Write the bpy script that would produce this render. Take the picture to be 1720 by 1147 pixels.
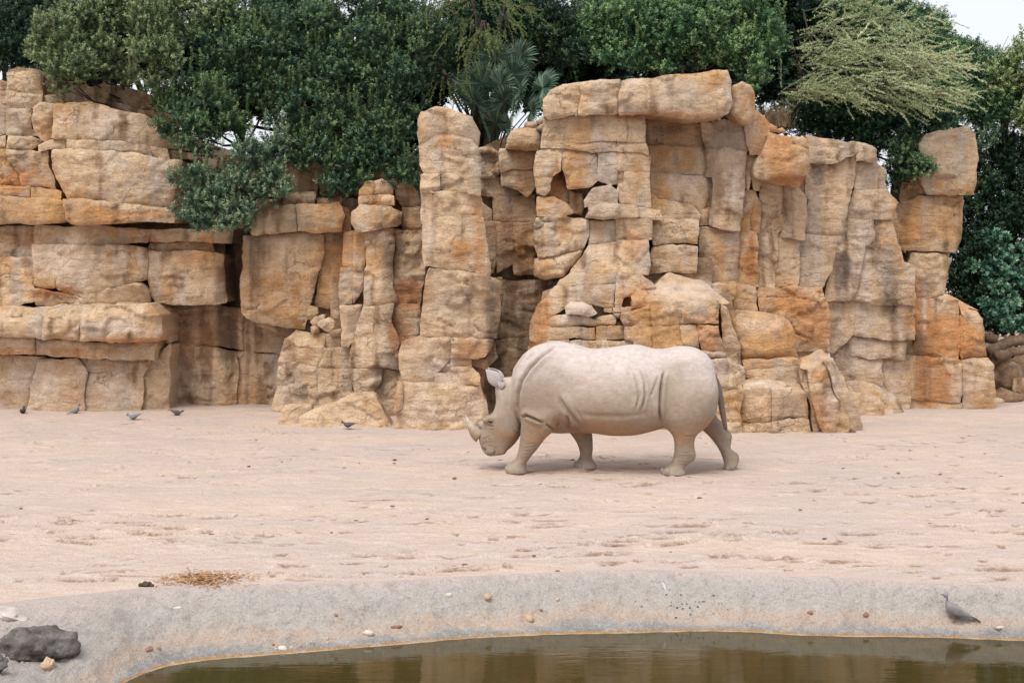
import bpy, bmesh, math, random
import numpy as np
from mathutils import Vector, Matrix
from mathutils.geometry import delaunay_2d_cdt

for o in list(bpy.data.objects):
    bpy.data.objects.remove(o)
scene = bpy.context.scene
R = math.radians

# ------------------------------------------------------------------ camera
F_PX, CX, HOR, CAM_H = 2389.0, 860.0, 430.0, 2.98      # photo pixels; horizon row; eye height in metres
cam_data = bpy.data.cameras.new('camera')
cam_data.sensor_width = 36.0
cam_data.lens = F_PX / 1720.0 * 36.0
cam_data.shift_y = -(573.5 - HOR) / 1720.0
cam_data.clip_start = 0.1
cam_data.clip_end = 2000.0
cam = bpy.data.objects.new('camera', cam_data)
cam.location = (0, 0, CAM_H)
cam.rotation_euler = (R(90), 0, 0)
scene.collection.objects.link(cam)
scene.camera = cam

# ------------------------------------------------------------------ light
SUN_EL, SUN_AZ = 57.0, 208.0        # azimuth from +Y clockwise: behind the camera, a little to the left
world = bpy.data.worlds.new('World')
scene.world = world
world.use_nodes = True
wn, wl = world.node_tree.nodes, world.node_tree.links
wn.clear()
w_out = wn.new('ShaderNodeOutputWorld')
w_bg = wn.new('ShaderNodeBackground')
w_sky = wn.new('ShaderNodeTexSky')
w_sky.sky_type = 'NISHITA'
w_sky.sun_disc = False
w_sky.sun_elevation = R(SUN_EL)
w_sky.sun_rotation = R(SUN_AZ)
w_sky.air_density = 1.0
w_sky.dust_density = 3.0
w_sky.ozone_density = 1.0
w_hsv = wn.new('ShaderNodeHueSaturation')          # thin even overcast takes most of the blue out
w_hsv.inputs['Saturation'].default_value = 0.30
w_mix = wn.new('ShaderNodeMixRGB')
w_mix.inputs['Fac'].default_value = 0.55
w_mix.inputs['Color2'].default_value = (11.6, 12.0, 12.9, 1)
wl.new(w_sky.outputs[0], w_hsv.inputs['Color'])
wl.new(w_hsv.outputs[0], w_mix.inputs['Color1'])
wl.new(w_mix.outputs[0], w_bg.inputs['Color'])
w_bg.inputs['Strength'].default_value = 0.074
wl.new(w_bg.outputs[0], w_out.inputs['Surface'])

sun_data = bpy.data.lights.new('sun', 'SUN')
sun_data.energy = 1.8
sun_data.angle = R(36)
sun_data.color = (1.0, 0.945, 0.875)
sun = bpy.data.objects.new('sun', sun_data)
d = Vector((math.sin(R(SUN_AZ)) * math.cos(R(SUN_EL)), math.cos(R(SUN_AZ)) * math.cos(R(SUN_EL)), math.sin(R(SUN_EL))))
sun.rotation_euler = d.to_track_quat('Z', 'Y').to_euler()
sun.location = d * 50
scene.collection.objects.link(sun)

vs = scene.view_settings
vs.view_transform = 'Standard'
vs.look = 'None'
vs.exposure = 0.64
vs.gamma = 1.0
vs.use_curve_mapping = False

# ------------------------------------------------------------------ helpers
rng = np.random.default_rng(7)
random.seed(7)
COL = scene.collection

def link(o, parent=None):
    COL.objects.link(o)
    if parent is not None:
        o.parent = parent
    return o

def tag(o, label=None, cat=None, group=None, kind=None):
    if label: o['label'] = label
    if cat: o['category'] = cat
    if group: o['group'] = group
    if kind: o['kind'] = kind
    return o

def empty(name, loc=(0, 0, 0), rz=0.0):
    o = bpy.data.objects.new(name, None)
    o.empty_display_size = 0.2
    o.location = loc
    o.rotation_euler = (0, 0, rz)
    return link(o)

def mesh_obj(name, verts, faces, mat, parent=None, smooth=True, attrs=None, loc=(0, 0, 0)):
    """faces: (n,3) or (n,4) array or list of lists"""
    me = bpy.data.meshes.new(name)
    verts = np.asarray(verts, dtype=np.float32)
    if isinstance(faces, np.ndarray):
        n, k = faces.shape
        me.vertices.add(len(verts)); me.vertices.foreach_set('co', verts.ravel())
        me.loops.add(n * k); me.loops.foreach_set('vertex_index', faces.astype(np.int32).ravel())
        me.polygons.add(n)
        me.polygons.foreach_set('loop_start', np.arange(0, n * k, k, dtype=np.int32))
        me.update(calc_edges=True)
    else:
        me.from_pydata([tuple(v) for v in verts], [], faces)
        me.update()
    me.polygons.foreach_set('use_smooth', np.full(len(me.polygons), smooth))
    if attrs:
        for an, av in attrs.items():
            av = np.asarray(av, dtype=np.float32)
            if av.ndim == 1:
                at = me.attributes.new(an, 'FLOAT', 'POINT'); at.data.foreach_set('value', av)
            else:
                at = me.attributes.new(an, 'FLOAT_VECTOR', 'POINT'); at.data.foreach_set('vector', av.ravel())
    me.materials.append(mat)
    o = bpy.data.objects.new(name, me)
    o.location = loc
    return link(o, parent)

def px(x, y, D):
    """photo pixel seen at depth D -> world point"""
    return np.array([(x - CX) * D / F_PX, D, CAM_H - (y - HOR) * D / F_PX])

def ground_depth(y, z=0.0):
    return (CAM_H - z) * F_PX / (y - HOR)

# --- noise
_perm = np.random.default_rng(3).permutation(256)
_perm = np.concatenate([_perm, _perm, _perm])
_grad = np.random.default_rng(4).normal(size=(256, 3)); _grad /= np.linalg.norm(_grad, axis=1)[:, None]

def noise3(p):
    p = np.asarray(p, dtype=np.float64)
    i = np.floor(p).astype(np.int64); f = p - i
    i &= 255
    u = f * f * f * (f * (f * 6 - 15) + 10)
    out = 0
    for dx in (0, 1):
        wx = u[:, 0] if dx else 1 - u[:, 0]
        for dy in (0, 1):
            wy = u[:, 1] if dy else 1 - u[:, 1]
            for dz in (0, 1):
                wz = u[:, 2] if dz else 1 - u[:, 2]
                h = _perm[_perm[_perm[(i[:, 0] + dx) & 255] + ((i[:, 1] + dy) & 255)] + ((i[:, 2] + dz) & 255)]
                g = _grad[h]
                out = out + wx * wy * wz * (g[:, 0] * (f[:, 0] - dx) + g[:, 1] * (f[:, 1] - dy) + g[:, 2] * (f[:, 2] - dz))
    return out * 1.5

def fbm(p, oct=4, gain=0.5):
    p = np.asarray(p, dtype=np.float64)
    a, s = 1.0, 0
    for k in range(oct):
        s = s + a * noise3(p + 17.3 * k)
        p = p * 2.03; a *= gain
    return s

def worley2(p):
    """returns F1, F2 and a random value for the nearest cell"""
    i = np.floor(p).astype(np.int64)
    best = np.full(len(p), 9.0); second = np.full(len(p), 9.0); rid = np.zeros(len(p))
    for dx in (-1, 0, 1):
        for dy in (-1, 0, 1):
            cx, cy = i[:, 0] + dx, i[:, 1] + dy
            h = _perm[_perm[cx & 255] + (cy & 255)]
            h2 = _perm[h + 91]
            d2 = (cx + h / 255.0 - p[:, 0]) ** 2 + (cy + h2 / 255.0 - p[:, 1]) ** 2
            dd = np.sqrt(d2)
            closer = dd < best
            second = np.where(closer, best, np.minimum(second, dd))
            rid = np.where(closer, _perm[h2 + 37] / 255.0, rid)
            best = np.where(closer, dd, best)
    return best, second, rid

def sstep(a, b, x):
    t = np.clip((x - a) / (b - a), 0, 1)
    return t * t * (3 - 2 * t)

# --- node material helper
def new_mat(name):
    m = bpy.data.materials.new(name)
    m.use_nodes = True
    nt = m.node_tree
    nt.nodes.clear()
    out = nt.nodes.new('ShaderNodeOutputMaterial')
    bs = nt.nodes.new('ShaderNodeBsdfPrincipled')
    nt.links.new(bs.outputs[0], out.inputs['Surface'])
    return m, nt, bs, out

class NT:
    def __init__(self, nt): self.nt = nt
    def n(self, typ, **kw):
        nd = self.nt.nodes.new(typ)
        for k, v in kw.items():
            if k in ('inp',):
                for kk, vv in v.items():
                    if hasattr(vv, 'is_linked') or isinstance(vv, bpy.types.NodeSocket):
                        self.nt.links.new(vv, nd.inputs[kk])
                    else:
                        nd.inputs[kk].default_value = vv
            else:
                setattr(nd, k, v)
        return nd
    def noise(self, vec, scale, detail=4, rough=0.55, dist=0.0):
        return self.n('ShaderNodeTexNoise', inp={'Vector': vec, 'Scale': scale, 'Detail': detail, 'Roughness': rough, 'Distortion': dist}).outputs['Fac']
    def ramp(self, fac, stops):
        nd = self.n('ShaderNodeValToRGB', inp={'Fac': fac})
        cr = nd.color_ramp
        while len(cr.elements) < len(stops): cr.elements.new(0.5)
        for e, (p, c) in zip(cr.elements, stops):
            e.position = p
            e.color = (c, c, c, 1) if not isinstance(c, (tuple, list)) else (*c, 1)
        return nd.outputs['Color']
    def mix(self, fac, a, b, mode='MIX'):
        nd = self.n('ShaderNodeMixRGB', blend_type=mode)
        for k, v in (('Fac', fac), ('Color1', a), ('Color2', b)):
            if isinstance(v, bpy.types.NodeSocket): self.nt.links.new(v, nd.inputs[k])
            elif isinstance(v, (tuple, list)): nd.inputs[k].default_value = (*v, 1)
            else: nd.inputs[k].default_value = v
        return nd.outputs[0]
    def math(self, op, a, b=0.0, clamp=False):
        nd = self.n('ShaderNodeMath', operation=op, use_clamp=clamp)
        for k, v in ((0, a), (1, b)):
            if isinstance(v, bpy.types.NodeSocket): self.nt.links.new(v, nd.inputs[k])
            else: nd.inputs[k].default_value = v
        return nd.outputs[0]
    def mapping(self, vec, scale=(1, 1, 1), loc=(0, 0, 0)):
        return self.n('ShaderNodeMapping', inp={'Vector': vec, 'Scale': scale, 'Location': loc}).outputs[0]
    def link(self, a, b): self.nt.links.new(a, b)

def simple_mat(name, c1, c2, scale=20.0, rough=0.8, bump=0.2, bscale=None, bdist=0.01, stops=(0.35, 0.65)):
    m, nt, bs, out = new_mat(name)
    t = NT(nt)
    pos = t.n('ShaderNodeTexCoord').outputs['Object']
    f = t.noise(pos, scale, 5, 0.6)
    c = t.mix(t.ramp(f, [(stops[0], 0.0), (stops[1], 1.0)]), c1, c2)
    t.link(c, bs.inputs['Base Color'])
    bs.inputs['Roughness'].default_value = rough
    bs.inputs['Specular IOR Level'].default_value = 0.25
    if bump:
        b = t.n('ShaderNodeBump', inp={'Height': t.noise(pos, bscale or scale * 2, 6, 0.65), 'Strength': bump, 'Distance': bdist})
        t.link(b.outputs[0], bs.inputs['Normal'])
    return m
# ------------------------------------------------------------------ rock material
# object colour carries the stone's own pigment: R = ochre share, G = grey share, B = brown iron share, also painted shade
def make_rock_material(name='sandstone', grain=1.0):
    m, nt, bs, out = new_mat(name)
    t = NT(nt)
    pos = t.n('ShaderNodeNewGeometry').outputs['Position']
    c = t.n('ShaderNodeAttribute', attribute_name='col').outputs['Color']
    fine = t.noise(pos, 30.0, 3, 0.72)
    c = t.mix(t.ramp(fine, [(0.32, 0.45), (0.5, 0.0)]), c, (0.25, 0.15, 0.09))
    c = t.mix(t.ramp(fine, [(0.55, 0.0), (0.75, 0.35)]), c, (0.70, 0.58, 0.47))
    # hairline cracks: warped cells
    wob = t.n('ShaderNodeTexNoise', inp={'Vector': pos, 'Scale': 2.2, 'Detail': 4.0, 'Roughness': 0.62})
    wv = t.n('ShaderNodeVectorMath', operation='ADD', inp={0: t.mapping(pos, (1.0, 0.5, 1.6)), 1: t.n('ShaderNodeVectorMath', operation='SCALE', inp={0: wob.outputs['Color'], 'Scale': 0.8}).outputs[0]}).outputs[0]
    vor = t.n('ShaderNodeTexVoronoi', feature='DISTANCE_TO_EDGE', inp={'Vector': wv, 'Scale': 1.35})
    crack = t.ramp(vor.outputs['Distance'], [(0.0, 1.0), (0.011, 0.0)])
    cm = t.n('ShaderNodeAttribute', attribute_name='crk').outputs['Fac']
    c = t.mix(t.math('MULTIPLY', t.math('MULTIPLY', crack, cm), 0.45), c, (0.17, 0.10, 0.06))
    t.link(c, bs.inputs['Base Color'])
    bs.inputs['Roughness'].default_value = 0.92
    bs.inputs['Specular IOR Level'].default_value = 0.15
    strata = t.noise(t.mapping(pos, (1.3, 1.3, 5.0)), 2.0, 5, 0.64, 0.5)
    st = t.n('ShaderNodeMath', operation='SNAP', inp={0: strata, 1: 0.055}).outputs[0]      # flakes broken off in thin layers
    nz = t.noise(pos, 12.0, 5, 0.72)
    h = t.math('ADD', t.math('ADD', t.math('MULTIPLY', strata, 0.5), t.math('MULTIPLY', st, 0.9)), t.math('MULTIPLY', nz, 0.9 * grain))
    h = t.math('SUBTRACT', h, t.math('MULTIPLY', t.math('MULTIPLY', crack, cm), 0.5))
    b = t.n('ShaderNodeBump', inp={'Height': h, 'Strength': 0.9, 'Distance': 0.06})
    t.link(b.outputs[0], bs.inputs['Normal'])
    return m

def lerp(a, b, f):
    return a + (b - a) * f[:, None]

def rock_color(V, tint, r):
    """pigment of the stone itself, painted per vertex: cream, ochre, grey wash, iron run-off, lime, and painted shade"""
    n1 = fbm(V * 0.62 + 3, 4); n3 = fbm(V * 5.0 + 11, 3); n4 = fbm(V * 1.9 + 31, 3)
    st = fbm(V * np.array([2.4, 2.4, 0.30]) + 51, 4)
    st2 = fbm(V * np.array([5.0, 5.0, 0.45]) + 71, 4)
    n2 = fbm(V * 1.5 + 91, 4)
    g = np.clip(0.5 + n3 * 0.9, 0, 1)
    cream = lerp(np.array([.54, .385, .25]), np.array([.66, .505, .36]), g)
    ochre = lerp(np.array([.43, .225, .088]), np.array([.57, .345, .17]), g)
    grey = lerp(np.array([.40, .325, .265]), np.array([.57, .485, .41]), g)
    brown = lerp(np.array([.175, .105, .06]), np.array([.32, .20, .125]), g)
    to, tg, tb = tint
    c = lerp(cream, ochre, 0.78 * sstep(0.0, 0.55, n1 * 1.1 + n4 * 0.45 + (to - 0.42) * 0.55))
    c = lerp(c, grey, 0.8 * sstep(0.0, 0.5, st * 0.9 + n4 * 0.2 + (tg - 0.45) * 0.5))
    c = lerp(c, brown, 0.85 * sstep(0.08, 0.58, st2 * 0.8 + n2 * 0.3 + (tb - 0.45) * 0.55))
    c = lerp(c, np.array([.66, .545, .45]), 0.35 * sstep(0.10, 0.5, fbm(V * 2.2 + 131, 4) - 0.15 * tb))
    # individual stains and bleached patches; some dark ones paint shade in the cleft and under the capstone
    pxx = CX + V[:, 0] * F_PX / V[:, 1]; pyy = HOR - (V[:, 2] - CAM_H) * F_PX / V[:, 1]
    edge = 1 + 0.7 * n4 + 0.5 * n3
    for (x, y, rx, ry, ty, a) in STAINS_SHADE:
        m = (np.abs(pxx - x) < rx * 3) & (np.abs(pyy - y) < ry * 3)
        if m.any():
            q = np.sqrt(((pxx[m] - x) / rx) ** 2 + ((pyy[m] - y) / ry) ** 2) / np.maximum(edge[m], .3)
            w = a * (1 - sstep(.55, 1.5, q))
            c[m] = c[m] + (np.array(STAIN_SHADE_C[ty])[None, :] * (0.8 + 0.4 * g[m])[:, None] - c[m]) * w[:, None]
    return c * (1 + r.uniform(-0.05, 0.06)) * np.array([1.0, .965, .91])

STAIN_SHADE_C = {'o': (.50, .23, .085), 'd': (.36, .145, .05), 'y': (.58, .34, .15), 'k': (.085, .065, .05), 'g': (.36, .31, .27), 'p': (.64, .54, .47)}
STAINS_SHADE = [(20,305,28,16,'o',.8),(95,345,16,28,'y',.8),(200,362,70,10,'o',.6),(40,400,40,12,'o',.4),(85,490,38,10,'d',.9),(60,470,30,14,'y',.5),(252,408,18,12,'d',.7),(388,450,14,90,'k',.75),(370,520,12,60,'k',.5),
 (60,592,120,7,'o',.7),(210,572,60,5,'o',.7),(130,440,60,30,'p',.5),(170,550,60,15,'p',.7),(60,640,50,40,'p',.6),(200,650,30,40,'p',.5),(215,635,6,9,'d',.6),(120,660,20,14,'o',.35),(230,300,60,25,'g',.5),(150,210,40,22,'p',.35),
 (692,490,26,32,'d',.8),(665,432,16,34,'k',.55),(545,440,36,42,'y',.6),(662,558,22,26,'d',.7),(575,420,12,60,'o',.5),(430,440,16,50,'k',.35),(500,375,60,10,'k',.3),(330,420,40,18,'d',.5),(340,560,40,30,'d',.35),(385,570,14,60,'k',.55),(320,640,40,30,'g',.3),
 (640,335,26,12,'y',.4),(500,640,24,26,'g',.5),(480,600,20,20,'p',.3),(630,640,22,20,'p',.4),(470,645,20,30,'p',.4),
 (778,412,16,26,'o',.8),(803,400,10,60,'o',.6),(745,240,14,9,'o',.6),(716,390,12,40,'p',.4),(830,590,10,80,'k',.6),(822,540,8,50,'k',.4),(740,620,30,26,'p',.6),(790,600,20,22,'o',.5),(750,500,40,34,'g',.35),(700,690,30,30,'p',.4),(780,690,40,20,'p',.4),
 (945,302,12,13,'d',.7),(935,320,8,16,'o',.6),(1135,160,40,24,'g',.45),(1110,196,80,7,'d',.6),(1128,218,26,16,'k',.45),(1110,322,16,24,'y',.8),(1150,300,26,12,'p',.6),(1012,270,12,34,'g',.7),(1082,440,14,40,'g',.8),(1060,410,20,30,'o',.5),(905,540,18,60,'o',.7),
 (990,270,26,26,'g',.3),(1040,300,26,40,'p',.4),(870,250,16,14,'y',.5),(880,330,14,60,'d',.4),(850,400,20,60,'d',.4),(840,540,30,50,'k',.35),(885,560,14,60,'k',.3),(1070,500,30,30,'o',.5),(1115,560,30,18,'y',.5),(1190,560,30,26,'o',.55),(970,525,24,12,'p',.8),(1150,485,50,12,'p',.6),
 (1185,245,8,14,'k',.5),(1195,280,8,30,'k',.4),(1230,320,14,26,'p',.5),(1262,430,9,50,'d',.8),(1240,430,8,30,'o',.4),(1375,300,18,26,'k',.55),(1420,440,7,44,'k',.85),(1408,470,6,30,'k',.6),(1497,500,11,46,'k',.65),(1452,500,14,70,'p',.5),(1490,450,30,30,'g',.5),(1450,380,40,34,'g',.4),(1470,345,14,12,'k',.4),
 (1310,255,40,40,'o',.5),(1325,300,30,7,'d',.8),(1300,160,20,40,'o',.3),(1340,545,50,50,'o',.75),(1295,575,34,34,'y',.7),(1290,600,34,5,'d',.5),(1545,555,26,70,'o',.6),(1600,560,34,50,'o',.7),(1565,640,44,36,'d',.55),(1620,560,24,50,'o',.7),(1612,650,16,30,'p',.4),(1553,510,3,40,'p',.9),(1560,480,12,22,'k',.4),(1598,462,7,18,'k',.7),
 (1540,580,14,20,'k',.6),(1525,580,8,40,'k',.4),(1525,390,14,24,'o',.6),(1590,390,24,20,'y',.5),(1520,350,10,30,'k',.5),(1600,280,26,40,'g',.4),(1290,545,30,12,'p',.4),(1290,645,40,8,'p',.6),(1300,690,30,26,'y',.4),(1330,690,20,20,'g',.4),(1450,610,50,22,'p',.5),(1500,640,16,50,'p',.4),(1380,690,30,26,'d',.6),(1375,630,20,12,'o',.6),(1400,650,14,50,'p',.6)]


ROCK = make_rock_material()

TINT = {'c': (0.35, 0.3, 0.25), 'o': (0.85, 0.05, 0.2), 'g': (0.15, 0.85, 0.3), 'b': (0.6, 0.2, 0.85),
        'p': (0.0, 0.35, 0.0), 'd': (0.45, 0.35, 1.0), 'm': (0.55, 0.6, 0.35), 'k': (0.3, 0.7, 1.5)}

def poly_inset(P, g):
    n = len(P)
    area = 0.5 * np.sum(P[:, 0] * np.roll(P[:, 1], -1) - np.roll(P[:, 0], -1) * P[:, 1])
    if area < 0: P = P[::-1].copy()
    e = np.roll(P, -1, 0) - P
    L = np.linalg.norm(e, axis=1)[:, None] + 1e-9
    nrm = np.stack([-e[:, 1], e[:, 0]], 1) / L             # inward for ccw
    nv = nrm + np.roll(nrm, 1, 0)
    nv /= np.maximum(np.linalg.norm(nv, axis=1)[:, None], 0.35)
    return P + nv * g

def resample(P, step):
    out = []
    n = len(P)
    for k in range(n):
        a, b = P[k], P[(k + 1) % n]
        m = max(1, int(round(np.linalg.norm(b - a) / step)))
        for j in range(m):
            out.append(a + (b - a) * j / m)
    return np.array(out)

def seg_dist(Q, P):
    A, B = P, np.roll(P, -1, 0)
    best = np.full(len(Q), 1e9)
    for a, b in zip(A, B):
        ab = b - a
        t = np.clip(((Q - a) @ ab) / max(ab @ ab, 1e-12), 0, 1)
        dd = np.hypot(Q[:, 0] - a[0] - t * ab[0], Q[:, 1] - a[1] - t * ab[1])
        best = np.minimum(best, dd)
    return best

def inside(Q, P):
    c = np.zeros(len(Q), bool)
    j = len(P) - 1
    for i in range(len(P)):
        xi, yi, xj, yj = P[i, 0], P[i, 1], P[j, 0], P[j, 1]
        if abs(yj - yi) > 1e-12:
            c ^= ((yi > Q[:, 1]) != (yj > Q[:, 1])) & (Q[:, 0] < (xj - xi) * (Q[:, 1] - yi) / (yj - yi) + xi)
        j = i
    return c

GRID = 0.034
block_count = 0
def rock_block(parent, pts, D, tint='c', name='rock_block', T=1.3, sw=0.09, sd=0.012, gap=0.0, amp=1.0,
               yaw=0.0, pitch=0.0, cyl=0.0, bulge=0.0, fac=1.0, chip=1.0, grid=GRID, lab=None):
    """one stone: outline as photo pixels at depth D, worn edges, broken face, real thickness"""
    global block_count
    block_count += 1
    r = np.random.default_rng(1000 + block_count)
    s = D / F_PX
    P = np.array([((x - CX) * s, CAM_H - (y - HOR) * s) for x, y in pts])
    P[:, 1] = np.maximum(P[:, 1], -0.12)
    P = resample(P, grid * 1.05)
    P = poly_inset(P, gap - 0.019 + 0.025 * sstep(0.0, 0.6, noise3(np.c_[P * 1.3, np.full(len(P), D * 0.2)]))[:, None])
    q3 = np.c_[P[:, 0], np.full(len(P), D * 0.13), P[:, 1]]
    P = P + np.c_[fbm(q3 * 3.1, 3), fbm(q3 * 3.1 + 40, 3)] * 0.030 * min(amp, 1.2) * (0.4 + min(1, 0.6 * fac))
    P = P + np.c_[noise3(q3 * 17), noise3(q3 * 17 + 9)] * 0.006
    lo, hi = P.min(0), P.max(0)
    nx = max(2, int((hi[0] - lo[0]) / grid)); nz = max(2, int((hi[1] - lo[1]) / grid))
    gx, gz = np.meshgrid(lo[0] + (np.arange(nx) + 0.5) * (hi[0] - lo[0]) / nx, lo[1] + (np.arange(nz) + 0.5) * (hi[1] - lo[1]) / nz)
    Q = np.c_[gx.ravel(), gz.ravel()] + r.uniform(-0.25, 0.25, (nx * nz, 2)) * grid
    Q = Q[inside(Q, P)]
    if len(Q):
        Q = Q[seg_dist(Q, P) > grid * 0.42]
    nb = len(P)
    allp = np.vstack([P, Q]) if len(Q) else P
    edges = [(i, (i + 1) % nb) for i in range(nb)]
    res = delaunay_2d_cdt([Vector(p) for p in allp], edges, [list(range(nb))], 1, 1e-6, True)
    V2 = np.array([(v[0], v[1]) for v in res[0]])
    tris = [f for f in res[2]]
    cen = np.array([V2[list(f)].mean(0) for f in tris])
    tris = [f for f, k_ in zip(tris, inside(cen, P)) if k_]
    # boundary loop from the triangulation
    cnt = {}
    for f in tris:
        for k in range(len(f)):
            a, b = f[k], f[(k + 1) % len(f)]
            cnt[(a, b)] = cnt.get((a, b), 0) + 1
    bedges = [(a, b) for (a, b) in cnt if (b, a) not in cnt]
    dist = seg_dist(V2, P)
    onb = np.zeros(len(V2), bool)
    for a, b in bedges: onb[a] = onb[b] = True
    dist[onb] = 0
    c0 = V2.mean(0)
    half = np.maximum((hi - lo) / 2, 0.05)
    u = (V2 - c0)
    p3 = np.c_[V2[:, 0], np.full(len(V2), D * 0.4), V2[:, 1]]
    size = min(half)
    # convex facets
    off = np.zeros(len(V2))
    nf = 3 + int(r.integers(0, 3))
    fac = fac * 0.55
    sd = sd if sd < .03 else sd * .75
    fa = 0.10 * fac * min(1.0, size / 0.5)
    planes = []
    for k in range(nf):
        a = r.uniform(0, 2 * math.pi)
        sl = r.uniform(0.02, 0.13) * fac
        planes.append(u[:, 0] * math.cos(a) * sl + u[:, 1] * math.sin(a) * sl * 0.8 + r.uniform(-0.02, 0.01))
    off += np.clip(np.max(planes, axis=0), -0.03, 0.14 + fa)
    # worn edges
    wob = 1 + 0.7 * noise3(p3 * 2.3 + 5)
    sw_ = min(sw, size * 0.55)
    t = np.clip(1 - dist / (sw_ * np.maximum(wob, 0.25)), 0, 1)
    off += sd * t * t
    off += np.where(onb, 0.012 * np.clip(0.5 + 1.4 * noise3(p3 * 2.2 + 600), 0.05, 1.4), 0)
    off += yaw * u[:, 0] + pitch * u[:, 1] + cyl * (u[:, 0] / half[0]) ** 2 - bulge * (1 - np.minimum(1, (u[:, 0] / half[0]) ** 2 + (u[:, 1] / half[1]) ** 2))
    # broken relief
    off += amp * (0.075 * fbm(p3 * 0.75 + 900, 2) + 0.032 * fbm(p3 * 1.7, 4) + 0.014 * fbm(p3 * 5.0, 3))
    warp = np.c_[V2[:, 0] + 0.12 * noise3(p3 * 3 + 3), V2[:, 1] * 1.5 + 0.12 * noise3(p3 * 3 + 30)]
    F1, F2, rid = worley2(warp * 2.3 + 50 + D * 3.1)
    m1 = sstep(-0.05, 0.25, noise3(p3 * 0.9 + 77))
    off += chip * amp * m1 * (rid - 0.5) * 0.095 * sstep(0.0, 0.09, F2 - F1)
    off += chip * amp * m1 * 0.022 * (1 - sstep(0.0, 0.06, F2 - F1))
    F1, F2, rid = worley2(warp * np.array([4.6, 6.5]) + 150)
    m2 = sstep(0.05, 0.35, noise3(p3 * 1.4 + 177))
    off += chip * amp * m2 * (rid - 0.5) * 0.050
    # thin bedding ledges
    zz = V2[:, 1] * 5.2 + 1.2 * fbm(p3 * 0.9 + 200, 3)
    saw = zz - np.floor(zz)
    off += amp * 0.020 * sstep(-0.1, 0.3, noise3(p3 * 0.8 + 240)) * (saw ** 3)
    V = np.c_[V2[:, 0], D + off, V2[:, 1]]
    nV = len(V)
    # sides: two steps back
    bv = sorted({a for e in bedges for a in e})
    idx = {v: i for i, v in enumerate(bv)}
    B = V[bv]
    shr = (B[:, [0, 2]] - c0)
    shr = shr / np.maximum(np.linalg.norm(shr, axis=1)[:, None], 1e-6)
    r0 = B.copy()
    r1 = B.copy(); r1[:, 1] += 0.10; r1[:, 0] -= shr[:, 0] * 0.012; r1[:, 2] -= shr[:, 1] * 0.012
    r2 = B.copy(); r2[:, 1] = D + T; r2[:, 0] -= shr[:, 0] * 0.03; r2[:, 2] -= shr[:, 1] * 0.03
    V = np.vstack([V, r0, r1, r2])
    faces = [tuple(f) for f in tris]
    n1 = len(bv)
    # orient: front faces look to -Y
    f0 = tris[0]
    a, b, c = V[f0[0]], V[f0[1]], V[f0[2]]
    flip = np.cross(b - a, c - a)[1] > 0
    out = []
    for f in tris:
        out.append(tuple(reversed(f)) if flip else tuple(f))
    for (a, b) in bedges:
        i, j = idx[a], idx[b]
        q1 = (nV + i, nV + n1 + i, nV + n1 + j, nV + j); q2 = (nV + n1 + i, nV + 2 * n1 + i, nV + 2 * n1 + j, nV + n1 + j)
        if flip: q1 = q1[::-1]; q2 = q2[::-1]
        out += [q1, q2]
    tc = np.array(TINT[tint]) + r.uniform(-0.10, 0.10, 3)
    crk = sstep(0.12, 0.42, noise3(V * 0.9 + 400))
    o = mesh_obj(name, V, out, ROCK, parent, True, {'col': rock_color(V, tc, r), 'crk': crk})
    if lab: o['label'] = lab
    return o

def blocks(parent, ox, oy, s, items):
    for it in items:
        pts, D = it[0], it[1]
        tint = it[2] if len(it) > 2 else 'c'
        kw = it[3] if len(it) > 3 else {}
        rock_block(parent, [(ox + x / s, oy + y / s) for x, y in pts], D, tint, **kw)
# ------------------------------------------------------------------ rock walls, traced stone by stone
def rock_thing(name, label, x, y, D, cat='rock wall', group=None):
    return tag(empty(name, (0, 0, 0)), label, cat, group)

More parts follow.
